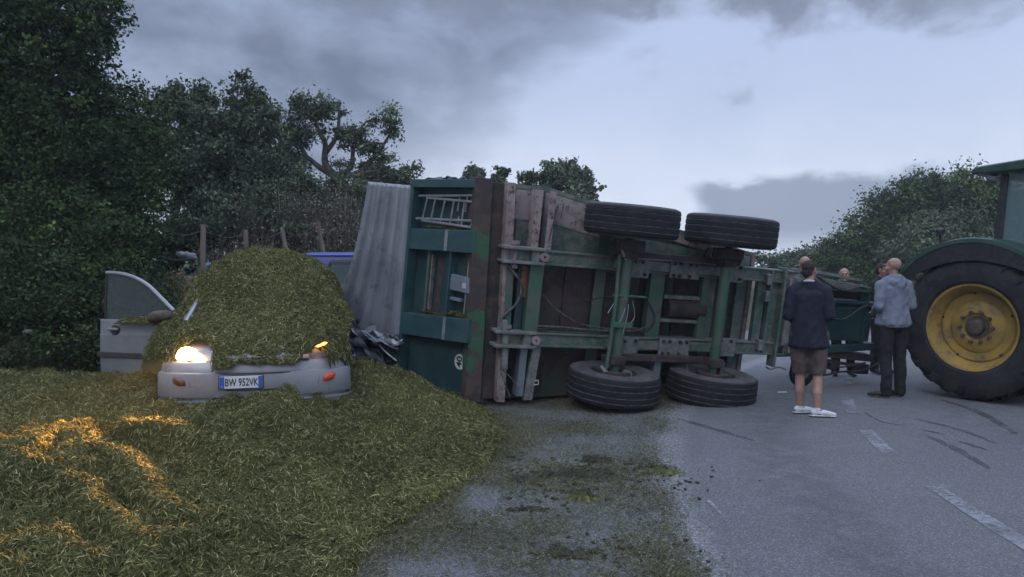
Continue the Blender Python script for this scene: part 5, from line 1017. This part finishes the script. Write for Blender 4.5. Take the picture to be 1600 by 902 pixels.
    for k in (-1, 1):
        kn, an, fy = legs[k]; a = np.array([an[0], an[1], 0.]); f_ = np.array([math.sin(fy), -math.cos(fy), 0])
        S = [(tuple(a - f_ * .035 + [0, 0, .045]), (.038, .038, .040), tuple(a + f_ * .08 + [0, 0, .042]), (.042, .042, .036)), (tuple(a + f_ * .08 + [0, 0, .042]), (.042, .042, .036), tuple(a + f_ * .175 + [0, 0, .030]), (.036, .036, .022)), (tuple(a + [0, 0, .05]), .043, tuple(a + [0, 0, .085]), .040)]
        sh_ = organic('shoe', S, M[shoe], root, .008, 3, cut=[((0, 0, .006), (0, 0, -1))])
        if shoe == 'shoew':
            organic('sole', [(tuple(a - f_ * .05 + [0, 0, .012]), (.040, .040, .013), tuple(a + f_ * .17 + [0, 0, .012]), (.042, .042, .013))], M['white'], sh_, .006, 2)
            organic('heel_panel', [(tuple(a - f_ * .055 + [0, 0, .032]), (.028, .028, .018), tuple(a + f_ * .02 + [0, 0, .030]), (.042, .042, .012))], mat('slate_blue_shoe_panel', (.10, .13, .18)), sh_, .006, 2)
    if hair == 'short':
        Hh = [(hp_(0, .022, .045), (.079, .095, .083), hp_(0, .022, .045), (.079, .095, .083)), (hp_(0, .050, -.01), (.062, .062, .07), hp_(0, .050, -.01), (.062, .062, .07))]
        o = organic('hair', Hh, M['hair'], root, .008, 2, noise=.004, nscale=40, cut=[(hp_(0, -.045, .06), tuple(hd @ Vector((0, -1, -.55))))])
    elif hair == 'stubble':
        organic('hair', [(hp_(0, .024, .034), (.0765, .088, .083), hp_(0, .026, .030), (.0765, .090, .080))], M['stubble'], root, .008, 2, cut=[(hp_(0, -.01, .05), tuple(hd @ Vector((0, -1, -.3))))])
    return root
rel = {-1: ((-.23, .04, 1.14), (-.20, -.16, 1.0)), 1: ((.23, .04, 1.14), (.20, -.16, 1.0)), 'n': (0, -.2, .6)}
stand = {-1: ((-.11, -.01, .48), (-.12, .01, .07), R(-8)), 1: ((.11, -.01, .48), (.12, .01, .07), R(8))}
# man in navy jacket and shorts: back to us, turned a little to the right
p = person('man in navy jacket, brown shorts and white trainers standing with his back to us', (3.34, 8.27, .006), R(155), 1.72, 1.10, 'navy', 'shorts',
    {-1: ((-.225, .06, 1.13), (-.13, -.14, 1.06)), 1: ((.225, .06, 1.13), (.13, -.16, 1.04)), 'n': (0, -.2, .6)},
    {-1: ((-.10, .03, .50), (-.10, .13, .07), R(-76)), 1: ((.09, .0, .50), (.09, -.01, .07), R(-62))}, 'shoew', 'short', headturn=R(-24), top_long=.79, shorts=True, collar='shirtw')
p = person('man in grey blue hooded top and black trousers standing beside the tractor wheel', (4.88, 9.42, .006), R(192), 1.78, 1.12, 'hoodie', 'blackc',
    {-1: ((-.235, .05, 1.15), (-.08, -.20, 1.10)), 1: ((.24, .05, 1.15), (.10, -.22, 1.06)), 'n': (0, -.1, .6)},
    {-1: ((-.10, .0, .49), (-.10, .01, .07), R(14)), 1: ((.10, .0, .49), (.12, .03, .07), R(48))}, 'shoeb', 'stubble', headturn=R(32), hood=True, top_long=.93)
p = person('bald man in dark clothes standing behind the drawbar, mostly hidden by the man in navy', (4.47, 11.25, .006), R(170), 1.84, 1.05, 'blackc', 'blackc', rel, stand, 'shoeb', 'none', headturn=R(20))
p = person('smiling bald man in dark top facing us from behind the drawbar', (5.12, 11.35, .006), R(-14), 1.66, 1.05, 'navy', 'blackc', rel, stand, 'shoeb', 'none', headturn=R(-8))
p = person('person in black mostly hidden behind the man in the grey hooded top', (5.83, 11.6, .006), R(20), 1.73, 1.0, 'blackc', 'blackc', rel, stand, 'shoeb', 'short', headturn=R(15))

# ------------------------------------------------------------------ trees, shrubs, stalks
def at(px, py, Y):   # plan helper: where a crown seen in that direction stands at depth Y
    x, y = G(px, 900); d = Vector(((px - 800) / 1150, 1, (451 - py) / 1150)); c, s = math.cos(.0219), math.sin(.0219)
    d = Vector((d.x, d.y * c + d.z * s, -d.y * s + d.z * c)); k = Y / d.y; return Vector((d.x * k, Y, 1.6 + d.z * k))
def leaves(lobes, n, size, seed, clump=(.22, .42), shell=.35, fill=1.):
    r = np.random.default_rng(seed); cs, rs, ms = [], [], []; vol = np.array([l[3] * l[4] * l[5] for l in lobes]) ** .67; vol /= vol.sum(); nc = max(12, int(n / 120))
    for l, v in zip(lobes, vol):
        k = max(3, int(nc * v)); d = unit(r.normal(size=(k, 3))); q = r.random((k, 1)) ** shell; wob = 1 + .34 * np.sin(d[:, :1] * 5 + seed) * np.cos(d[:, 2:3] * 6 + seed * 2)
        cs.append(np.array(l[:3]) + d * q * wob * np.array(l[3:6])); rs.append(r.uniform(*clump, k) * min(1.3, max(.5, min(l[3:6])) ** .5)); ms.append(r.random(k))
    cs, rs, ms = np.concatenate(cs), np.concatenate(rs), np.concatenate(ms); w = rs ** 2 * r.uniform(.3, 1.4, len(rs)); idx = r.choice(len(cs), n, p=w / w.sum())
    off = r.normal(size=(n, 3)) * [1, 1, .62]; off = unit(off) * np.clip(np.abs(r.normal(size=(n, 1))) ** .8 * .72, 0, 1.12)
    P = cs[idx] + off * rs[idx][:, None]; D = unit(r.normal(size=(n, 3)) + [0, 0, -.3] + off * .8); L = r.uniform(.7, 1.35, n) * size
    V, F = quads(P, D, L, L * r.uniform(.45, .65, n)); big = np.sin(cs[:, 0] * 2.1 + seed) + np.sin(cs[:, 2] * 2.7 + seed * 1.7) + np.sin(cs[:, 1] * 1.9); a = ms[idx] * .75 + big[idx] * .12 + r.normal(size=n) * .14; mi = np.where(a < .40, 0, np.where(a < .70, 1, 2)); return V, F, mi, cs, rs
def tree(name, label, base, lobes, n, size, mats, seed, trunk=.16, cat='tree', group=None, twigs=26, clump=(.22, .42), shell=.35, limbs=None):
    base = Vector(base); root = thing(name, label, cat, base, group=group); lo = [(l[0] - base.x, l[1] - base.y, l[2] - base.z, *l[3:]) for l in lobes]
    V, F, mi, cs, rs = leaves(lo, n, size, seed, clump, shell); r = random.Random(seed)
    arr_mesh('crown', V, F, mi, mats, root)
    mb = MB(); top = np.mean([l[:3] for l in lo], 0); z0 = min(l[2] - l[5] * .5 for l in lo); fork = Vector((top[0] * .35, top[1] * .35, max(.35, z0 * .8)))
    if limbs is None:
        mb.tube(sp([(0, 0, -.2), (.05 * fork.z, 0, fork.z * .5), fork], 4), [trunk * (1.25 - .45 * k / 8) for k in range(9)], 10)
        for l in lo:
            c = Vector(l[:3]); m = fork.lerp(c, .5) + Vector((r.uniform(-.2, .2), r.uniform(-.2, .2), r.uniform(-.1, .2))); P = sp([fork, m, c], 5); mb.tube(P, [trunk * (.62 - .42 * k / (len(P) - 1)) for k in range(len(P))], 7)
            near = [Vector(q) for q in cs if (Vector(q) - c).length < max(l[3:6]) * 1.3]; r.shuffle(near)
            for q in near[:max(3, twigs // len(lo))]: mm = c.lerp(q, .5) + Vector((r.uniform(-.1, .1), r.uniform(-.1, .1), r.uniform(-.05, .15))); mb.tube([fork.lerp(c, .8), mm, q], [trunk * .2, trunk * .12, trunk * .05], 5)
    else:
        for P, r0, r1 in limbs:
            P = sp([Vector(p) - base for p in P], 5); mb.tube(P, [r0 + (r1 - r0) * k / (len(P) - 1) for k in range(len(P))], 8)
        ends = [Vector(p[-1]) - base for p, _, _ in limbs]
        for q in cs[::2]:
            q = Vector(q); e = min([Vector(p) - base for P, _, _ in limbs for p in P[1:]], key=lambda t: (t - q).length); mm = e.lerp(q, .5) + Vector((r.uniform(-.12, .12), r.uniform(-.12, .12), r.uniform(-.1, .1))); mb.tube([e, mm, q], [.03, .02, .008], 4)
    mb.build('trunk', M['bark'], root, smooth=True); return root
def L(px, py, Y, rx, ry, rd): p = at(px, py, Y); return (p.x, p.y, p.z, rx / 1150 * Y, rd, ry / 1150 * Y)
gz = lambda x, y: float(gh(np.array([x]), np.array([y]))[0])
def T(name, label, bx, by, lobes, *a, **k): return tree(name, label, (bx, by, gz(bx, by)), lobes, *a, **k)
T('holm_oak', 'tallest dark holm oak at the left edge, cut off by the top of the photo', -8.4, 11.8, [L(40, -80, 11.8, 125, 80, 1.4), L(70, 15, 11.6, 105, 60, 1.3), L(150, 35, 11.5, 36, 42, .6), L(-40, 90, 11.6, 130, 110, 1.4), L(60, 120, 11.4, 95, 60, 1.2), L(125, 95, 11.4, 48, 40, .7)], 62000, .075, LEAF_D, 101, .22)
T('holm_oak', 'broad dark holm oak overhanging the open car door', -7.3, 11.6, [L(190, 190, 12.2, 72, 66, 1.1), L(120, 240, 11.6, 110, 90, 1.3), L(20, 250, 11.2, 110, 100, 1.3), L(200, 300, 11.4, 68, 80, 1.0), L(110, 370, 10.8, 120, 70, 1.0), L(215, 385, 11.2, 42, 60, .7), L(235, 240, 11.8, 36, 60, .7)], 78000, .065, LEAF_D, 102, .20)
T('background_oak', 'dark oak filling the gaps behind the broad holm oak', -9.5, 15.5, [L(60, 300, 15, 170, 110, .8), L(120, 420, 14.5, 170, 90, .8), L(240, 400, 14.5, 60, 80, .6), L(-60, 420, 14.5, 120, 90, .8)], 30000, .10, LEAF_D, 109, .2)
T('dark_shrub', 'dark leafy shrub low at the left edge behind the heap', -7.2, 9.7, [L(30, 440, 9.6, 100, 70, .7), L(70, 500, 9.4, 90, 60, .6), L(-60, 500, 9.4, 90, 70, .6)], 26000, .055, LEAF_D, 103, .05, cat='shrub')
T('dark_shrub', 'dark shrub directly behind the open car door', -5.6, 10.3, [L(180, 470, 10.2, 66, 70, .6), L(205, 420, 10.6, 46, 50, .5), L(140, 540, 9.6, 60, 30, .4)], 20000, .050, LEAF_D, 104, .05, cat='shrub')
T('dense_tree', 'grey green tree just right of the broad holm oak', -7.9, 16.6, [L(300, 200, 16.8, 44, 46, 1.2), L(290, 160, 16.8, 26, 26, .8), L(320, 150, 16.8, 15, 18, .5), L(310, 280, 16.4, 60, 60, 1.2)], 26000, .095, LEAF_G, 105, .16)
T('dense_tree', 'grey green tree with a pointed top left of the gnarled oak', -6.4, 17.4, [L(392, 165, 17.4, 26, 38, .8), L(365, 215, 17.2, 48, 50, 1.1), L(420, 200, 17.4, 28, 34, .8), L(400, 275, 17., 56, 56, 1.2)], 26000, .095, LEAF_G, 106, .16)
# gnarled oak with bare limbs showing
b_ = at(545, 330, 20.5); bz = gz(b_.x, 20.5); A = lambda px, py, dy=0: tuple(at(px, py, 20.5 + dy))
limbs = [([(b_.x, 20.5, bz - .2), A(542, 330), A(535, 292), A(522, 275)], .24, .17), ([A(522, 275), A(508, 255), A(508, 225), A(498, 205), A(490, 175)], .12, .03), ([A(524, 276), A(500, 262), A(478, 245), A(455, 238), A(440, 225)], .10, .02),
    ([A(526, 276), A(548, 262), A(552, 235), A(562, 205), A(572, 190)], .09, .02), ([A(530, 278), A(560, 270), A(580, 252), A(600, 225), A(615, 200)], .10, .02), ([A(508, 240), A(525, 215), A(530, 185), A(528, 160)], .08, .02), ([A(560, 272), A(585, 268), A(600, 262)], .07, .02), ([A(478, 245), A(462, 210), A(452, 180), A(458, 160)], .07, .02)]
T('gnarled_oak', 'gnarled oak with bare crooked limbs and sparse crown behind the corrugated sheet', b_.x, 20.5, [L(470, 165, 20.5, 34, 20, .8), L(515, 170, 20.5, 34, 22, .8), L(450, 205, 20.5, 26, 30, .8), L(482, 205, 20.5, 34, 26, .8), L(560, 205, 20.5, 26, 20, .6), L(604, 195, 20.5, 20, 20, .6), L(575, 235, 20.5, 24, 22, .6), L(535, 215, 20.5, 28, 22, .6), L(600, 245, 20.5, 16, 18, .5), L(455, 250, 20.5, 30, 26, .8), L(540, 255, 20.5, 20, 12, .4)], 15000, .085, LEAF_G, 107, clump=(.22, .44), shell=.55, limbs=limbs)
for k, (px, py, Y, rx, ry, n, lab) in enumerate(((330, 345, 15.2, 56, 46, 15000, 'dark grey shrub behind the leftmost fence post'), (415, 330, 15.8, 60, 46, 15000, 'pale grey green bush between the fence posts under the pointed tree'), (480, 300, 17.5, 50, 36, 10000, 'grey bush under the gnarled oak'), (560, 320, 18.5, 50, 40, 10000, 'grey bush beside the corrugated sheet'), (605, 280, 24., 45, 26, 9000, 'small pale tree just above the corrugated sheet'), (650, 330, 26, 60, 60, 8000, 'tree hidden behind the trailer tailgate'))):
    c = at(px, py, Y); T('grey_bush', lab, c.x, Y, [L(px, py, Y, rx, ry, 1.), L(px - rx * .5, py + ry * .5, Y - .3, rx * .6, ry * .7, .7), L(px + rx * .5, py + ry * .5, Y - .3, rx * .6, ry * .7, .7)], n, .075 if Y < 20 else .11, LEAF_G, 120 + k, .07, cat='bush')
T('distant_tree', 'tree rising above the trailer left of its upper wheels', 2.6, 33, [L(880, 278, 33, 38, 26, 2), L(845, 285, 33, 34, 24, 2), L(912, 292, 33, 28, 24, 2), L(885, 256, 33, 12, 10, .8), L(915, 270, 33, 12, 14, .8), L(875, 330, 32, 66, 40, 2)], 21000, .16, LEAF_G, 140, .2)
T('distant_tree', 'tree top peeping over the rusty trailer post', -.4, 32, [L(785, 275, 32, 20, 14, 1.2), L(778, 262, 32, 7, 7, .5), L(790, 320, 32, 40, 40, 1.5)], 6000, .18, LEAF_G, 141, .16)
T('distant_tree', 'tiny tree tip above the teal tailgate', -1.7, 32, [L(742, 268, 32, 7, 6, .5), L(740, 290, 32, 20, 16, 1.)], 2500, .17, LEAF_G, 142, .12)
T('roadside_tree', 'tall dark tree behind the tractor with its crown just left of the cab', 20.5, 37, [L(1480, 315, 37, 80, 42, 3), L(1520, 300, 37, 50, 30, 2), L(1450, 290, 37, 30, 22, 1.5), L(1540, 350, 36, 90, 60, 3)], 40000, .16, LEAF_D, 150, .3, clump=(.4, .8))
T('roadside_tree', 'dark sloping tree between the men and the tractor', 17.5, 38, [L(1400, 330, 38, 44, 40, 2.5), L(1365, 365, 38, 40, 36, 2.), L(1420, 385, 36, 70, 50, 3)], 32000, .16, LEAF_D, 151, .25, clump=(.4, .8))
T('roadside_tree', 'paler bushy tree behind the tractor mudguard', 17.5, 31, [L(1480, 375, 31, 66, 46, 2), L(1440, 405, 31, 60, 40, 2)], 24000, .14, LEAF_G, 152, .2, clump=(.35, .7))
T('roadside_tree', 'tree right behind the smiling man', 13.5, 36, [L(1330, 400, 36, 40, 34, 2), L(1350, 430, 35, 60, 30, 2)], 17000, .15, LEAF_D, 153, .2, clump=(.35, .7))
T('roadside_tree', 'low pale tree between the trailer wheel and the man in navy', 16, 46, [L(1250, 408, 46, 36, 18, 2), L(1215, 412, 46, 28, 18, 2), L(1290, 405, 46, 26, 22, 2), L(1250, 430, 45, 70, 18, 2)], 18000, .18, LEAF_G, 154, .2, clump=(.4, .8))
T('roadside_tree', 'tree standing right of the tractor cab', 26, 36, [L(1640, 330, 36, 90, 60, 3), L(1760, 340, 36, 90, 60, 3)], 12000, .3, LEAF_D, 155, .3, clump=(.5, .9))
far = T('far_tree', 'one of the low trees far beyond the trailer', 14, 75, [L(980, 412, 75, 50, 16, 3), L(1020, 408, 75, 40, 20, 3), L(940, 414, 75, 40, 14, 3)], 6000, .5, LEAF_G, 160, .3, clump=(.7, 1.3), group='low trees on the horizon')
far.location.x = 14
for k in range(9):
    c = far.copy(); COL.objects.link(c); c.location = (-52 + k * 13 + random.uniform(-3, 3), 75 + random.uniform(-8, 8), 0); c.rotation_euler = (0, 0, random.uniform(0, 6)); c.scale = [random.uniform(.8, 1.3)] * 3
    for ch in list(far.children): d_ = ch.copy(); COL.objects.link(d_); d_.parent = c

# dry stalk clumps with pale seed heads on the bank
def stalks(bx, by, label, n, hgt, spread, seed, heads=.5, group='dry stalk clumps on the bank'):
    r = np.random.default_rng(seed); z = gz(bx, by); root = thing('dry_stalk_clump', label, 'dry plant', (bx, by, z), group=group); Vs, Fs, mi = [], [], []; b = 0
    for k in range(n):
        a = r.uniform(0, 6.28); q = r.random() ** .6 * spread * .5; p = np.array([math.cos(a) * q, math.sin(a) * q, -.05]); lean = np.array([math.cos(a), math.sin(a), 0]) * r.uniform(.0, .30) + r.normal(size=3) * .05; H = hgt * r.uniform(.45, 1.05); w = .008
        pts = [p + np.array([0, 0, H * t]) + lean * H * t ** 1.8 for t in (0, .35, .7, 1.)]; s = np.array([math.cos(a + 1.57), math.sin(a + 1.57), 0]) * w
        for i in range(3): Vs += [pts[i] - s, pts[i] + s, pts[i + 1] + s * .8, pts[i + 1] - s * .8]; Fs.append([b, b + 1, b + 2, b + 3]); b += 4; mi.append(int(r.random() < .35))
        for j in range(int(16 * (r.random() < heads) + 5)):
            t = r.uniform(.45, 1.05); c = pts[0] + (pts[3] - pts[0]) * t + r.normal(size=3) * [.05, .05, .03]; dv_ = unit(r.normal(size=3) + [0, 0, .5]) * r.uniform(.02, .05); s2 = unit(r.normal(size=3)) * r.uniform(.010, .022)
            Vs += [c - dv_, c + s2, c + dv_, c - s2]; Fs.append([b, b + 1, b + 2, b + 3]); b += 4; mi.append(int(r.choice([0, 1, 2], p=[.35, .4, .25])))
    arr_mesh('stalks', np.array(Vs), np.array(Fs), mi, REED, root)
for k, (px, Y, n, h, spd, lab) in enumerate(((355, 14.2, 130, 1.2, 1.2, 'low dry stalks between the two leftmost fence posts'), (400, 15.2, 200, 1.9, 1.5, 'dry stalks rising behind the second fence post from the left'), (440, 15.6, 240, 2.1, 1.5, 'pale dry stalks behind the third fence post'), (478, 16.2, 240, 2.1, 1.4, 'tall dry stalks between the third and fourth fence posts'), (515, 16.0, 260, 2.1, 1.3, 'tall dry stalks with pale seed heads right of the leaning fence post'), (548, 16.4, 260, 2.2, 1.3, 'tallest dry stalks with pale seed heads beside the corrugated sheet'), (535, 18., 200, 2.8, 1.6, 'dry stalks reaching up in front of the gnarled oak'))):
    stalks((px - 800) / 1150 * Y, Y, lab, n, h, spd, 200 + k, .35 if k < 4 else .9)

# verge grass, rough, at the foot of the trees
def vgrass(name, n, xr, yr, dens, H, mats, lab, seed):
    r = np.random.default_rng(seed); x = r.uniform(*xr, n * 3); y = r.uniform(*yr, n * 3); k = r.random(n * 3) < dens(x, y); x, y = x[k][:n], y[k][:n]; n = len(x); z = gh(x, y)
    D = unit(np.stack([r.normal(size=n) * .4, r.normal(size=n) * .4, np.ones(n)], 1)); Ls = r.uniform(*H, n); P = np.stack([x, y, z], 1) + D * Ls[:, None] * .45; V, F = quads(P, D, Ls, r.uniform(.006, .014, n))
    o = arr_mesh(name, V, F, r.choice(len(mats), n), mats); prop(o, lab, 'grass', kind='stuff')
clear = lambda x, y: ((x < np.interp(y, [8, 10, 12, 16], [-4.6, -4.2, -3.9, -3.4])) & (y > 10.0)) * 1.
vgrass('verge_grass', 42000, (-9, -3), (10.2, 16.5), lambda x, y: clear(x, y) * np.clip(.5 + fbm(x, y, 61, 3, 1.5) * 1.5, .05, 1), (.08, .32), [REED[0], LEAF_G[0], LEAF_D[1], REED[1]], 'rough dry and green grass on the bank under the trees', 71)
# yellow flowered weeds
for k, (px, py, Y, lab) in enumerate(((268, 437, 11.6, 'yellow flowering weed just right of the car door window'), (285, 448, 11.5, 'orange yellow weed below the dirt mound'))):
    c = at(px, py, Y); r = np.random.default_rng(300 + k); n = 500; P = r.normal(size=(n, 3)) * [.13, .13, .09]; V, F = quads(P, unit(r.normal(size=(n, 3))), r.uniform(.02, .05, n), r.uniform(.012, .022, n)); root = thing('flowering_weed', lab, 'weed', (c.x, c.y, c.z), group='yellow weeds beside the car')
    arr_mesh('foliage', V, F, r.choice([0, 1, 2], n, p=[.22, .4, .38]), [mat('yellow_petals', (.50, .26, .03), (.40, .18, .03), 9), LEAF_D[2], REED[1]], root); mb = MB()
    for q in range(14): a = q * 2.4; mb.tube([(.05 * math.cos(a), .05 * math.sin(a), -c.z + gz(c.x, c.y) - .02), (.10 * math.cos(a), .10 * math.sin(a), 0)], .006, 5)
    mb.build('stems', LEAF_D[1], root)

# ------------------------------------------------------------------ fence: leaning posts, slack wire
fc = thing('wire_fence', 'old wire fence with four leaning wooden posts on the bank behind the car', 'fence', tuple(at(384, 407, 12.6)))
FI = fc.matrix_basis.inverted() if False else Matrix.Translation(-fc.location)
posts = [((314, 452), (318, 351), 11.3), ((384, 410), (384, 359), 12.6), ((448, 400), (440, 355), 13.6), ((505, 395), (496, 346), 14.6)]; tops = []
for (bx, by), (tx, ty), Y in posts:
    a, b = at(bx, by, Y), at(tx, ty, Y); g0 = gz(a.x, a.y); a = a + (a - b).normalized() * max(.1, a.z - g0 + .1); m = a.lerp(b, .5) + Vector((.012, 0, 0)); P = [FI @ a, FI @ m, FI @ b]
    MB().tube(P, [.048, .043, .038], 9).build('post', M['wood'], fc, smooth=True, sharp=50); tops.append((a, b, g0))
for h in (.40, .75, .95):
    pts = []
    for k, (a, b, g0) in enumerate(tops):
        d = (b - a); z0 = g0; f_ = min(.97, (h * (b.z - g0) + g0 - a.z) / d.z); pts.append(a + d * f_)
    pts = [pts[0] + (pts[0] - pts[1]) * .8] + pts + [pts[-1] + (pts[-1] - pts[-2]) * 1.5]; P = []
    for i in range(len(pts) - 1):
        for k in range(6): t = k / 6; q = pts[i].lerp(pts[i + 1], t); q.z -= .10 * math.sin(math.pi * t); P.append(FI @ q)
    MB().tube(P + [FI @ pts[-1]], .004, 4).build('wire', M['wire'], fc)

# ------------------------------------------------------------------ rubbish and dirt on the bank
def crumpled(name, label, cat, loc, sx, sy, sz, m, seed, tilt=(0, 0, 0)):
    r = np.random.default_rng(seed); V, F = ico(4); V = V * [sx, sy, sz]; d = np.array([mnoise.noise(Vector(p) * (2.2 / max(sx, sz) * .25) + Vector((seed, 0, 0))) * .5 + mnoise.noise(Vector(p) * (9 / max(sx, sz) * .25) + Vector((seed, 5, 0))) * .35 for p in V]); V = V * (1 + d[:, None] * .9)
    o = arr_mesh(name, V, F, np.zeros(len(F)), [m]); o.location = loc; o.rotation_euler = tilt; prop(o, label, cat); return o
c = at(291, 400, 12.9); crumpled('plastic_sheet', 'crumpled pale plastic sheet caught on the bank left of the first fence post', 'plastic sheet', (c.x, c.y, c.z), .17, .10, .07, M['plasticw'], 3, (0, .2, 0))
c = at(326, 421, 11.7); mb = MB(); mb.prism([(-.10, .02), (-.03, .12), (.02, .11), (.10, -.04), (.05, -.13), (-.02, -.10), (-.09, -.06)], -.01, .012, ax=1); o = mb.build('plastic_scrap', M['plasticb'], bevel=.004); o.location = c; o.rotation_euler = (R(-15), 0, R(8)); prop(o, 'bright blue plastic scrap standing behind the leftmost fence post', 'plastic scrap')
c = at(283, 432, 11.9); g1 = gz(c.x, c.y); r_ = np.random.default_rng(9); m_ = 44; a = np.linspace(-1.1, 1.1, m_); X, Y = np.meshgrid(a, a); hh = (c.z - g1 + .10) * np.exp(-(X ** 2 + Y ** 2) * 2.2) * (1 + fbm(X, Y, 77, 4, 3) * .5) - .08
i = (np.arange(m_ - 1)[:, None] * m_ + np.arange(m_ - 1)[None]).ravel(); M['dirt'] = mat('pale_dry_dirt', (.17, .14, .11), (.10, .085, .065), 9, .95, bump=.02, bscale=25)
o = arr_mesh('dirt_mound', np.stack([X * .75, Y * .6, hh], -1).reshape(-1, 3), np.stack([i, i + 1, i + m_ + 1, i + m_], 1), np.zeros(len(i)), [M['dirt']], smooth=True); o.location = (c.x, c.y, g1); prop(o, 'small pale mound of dry dirt behind the car beside the first fence post', 'dirt mound')
crumpled('rag', 'pale rag lying on the ground at the left edge below the dark shrubs', 'rag', tuple(at(44, 518, 9.0)), .055, .04, .03, M['plasticw'], 8)

# ------------------------------------------------------------------ damp evening air
hz = MB().box(-70, 75, -6, 95, -2.4, 22).build('haze', [bpy.data.materials.new('haze')]); prop(hz, kind='stuff')
m = hz.data.materials[0]; m.use_nodes = True; nt = m.node_tree; nt.nodes.clear(); o_ = N(nt, 'ShaderNodeOutputMaterial'); v_ = N(nt, 'ShaderNodeVolumePrincipled'); v_.inputs['Density'].default_value = .0014; v_.inputs['Color'].default_value = (.86, .91, 1, 1); v_.inputs['Anisotropy'].default_value = .2
nt.links.new(v_.outputs[0], o_.inputs['Volume'])
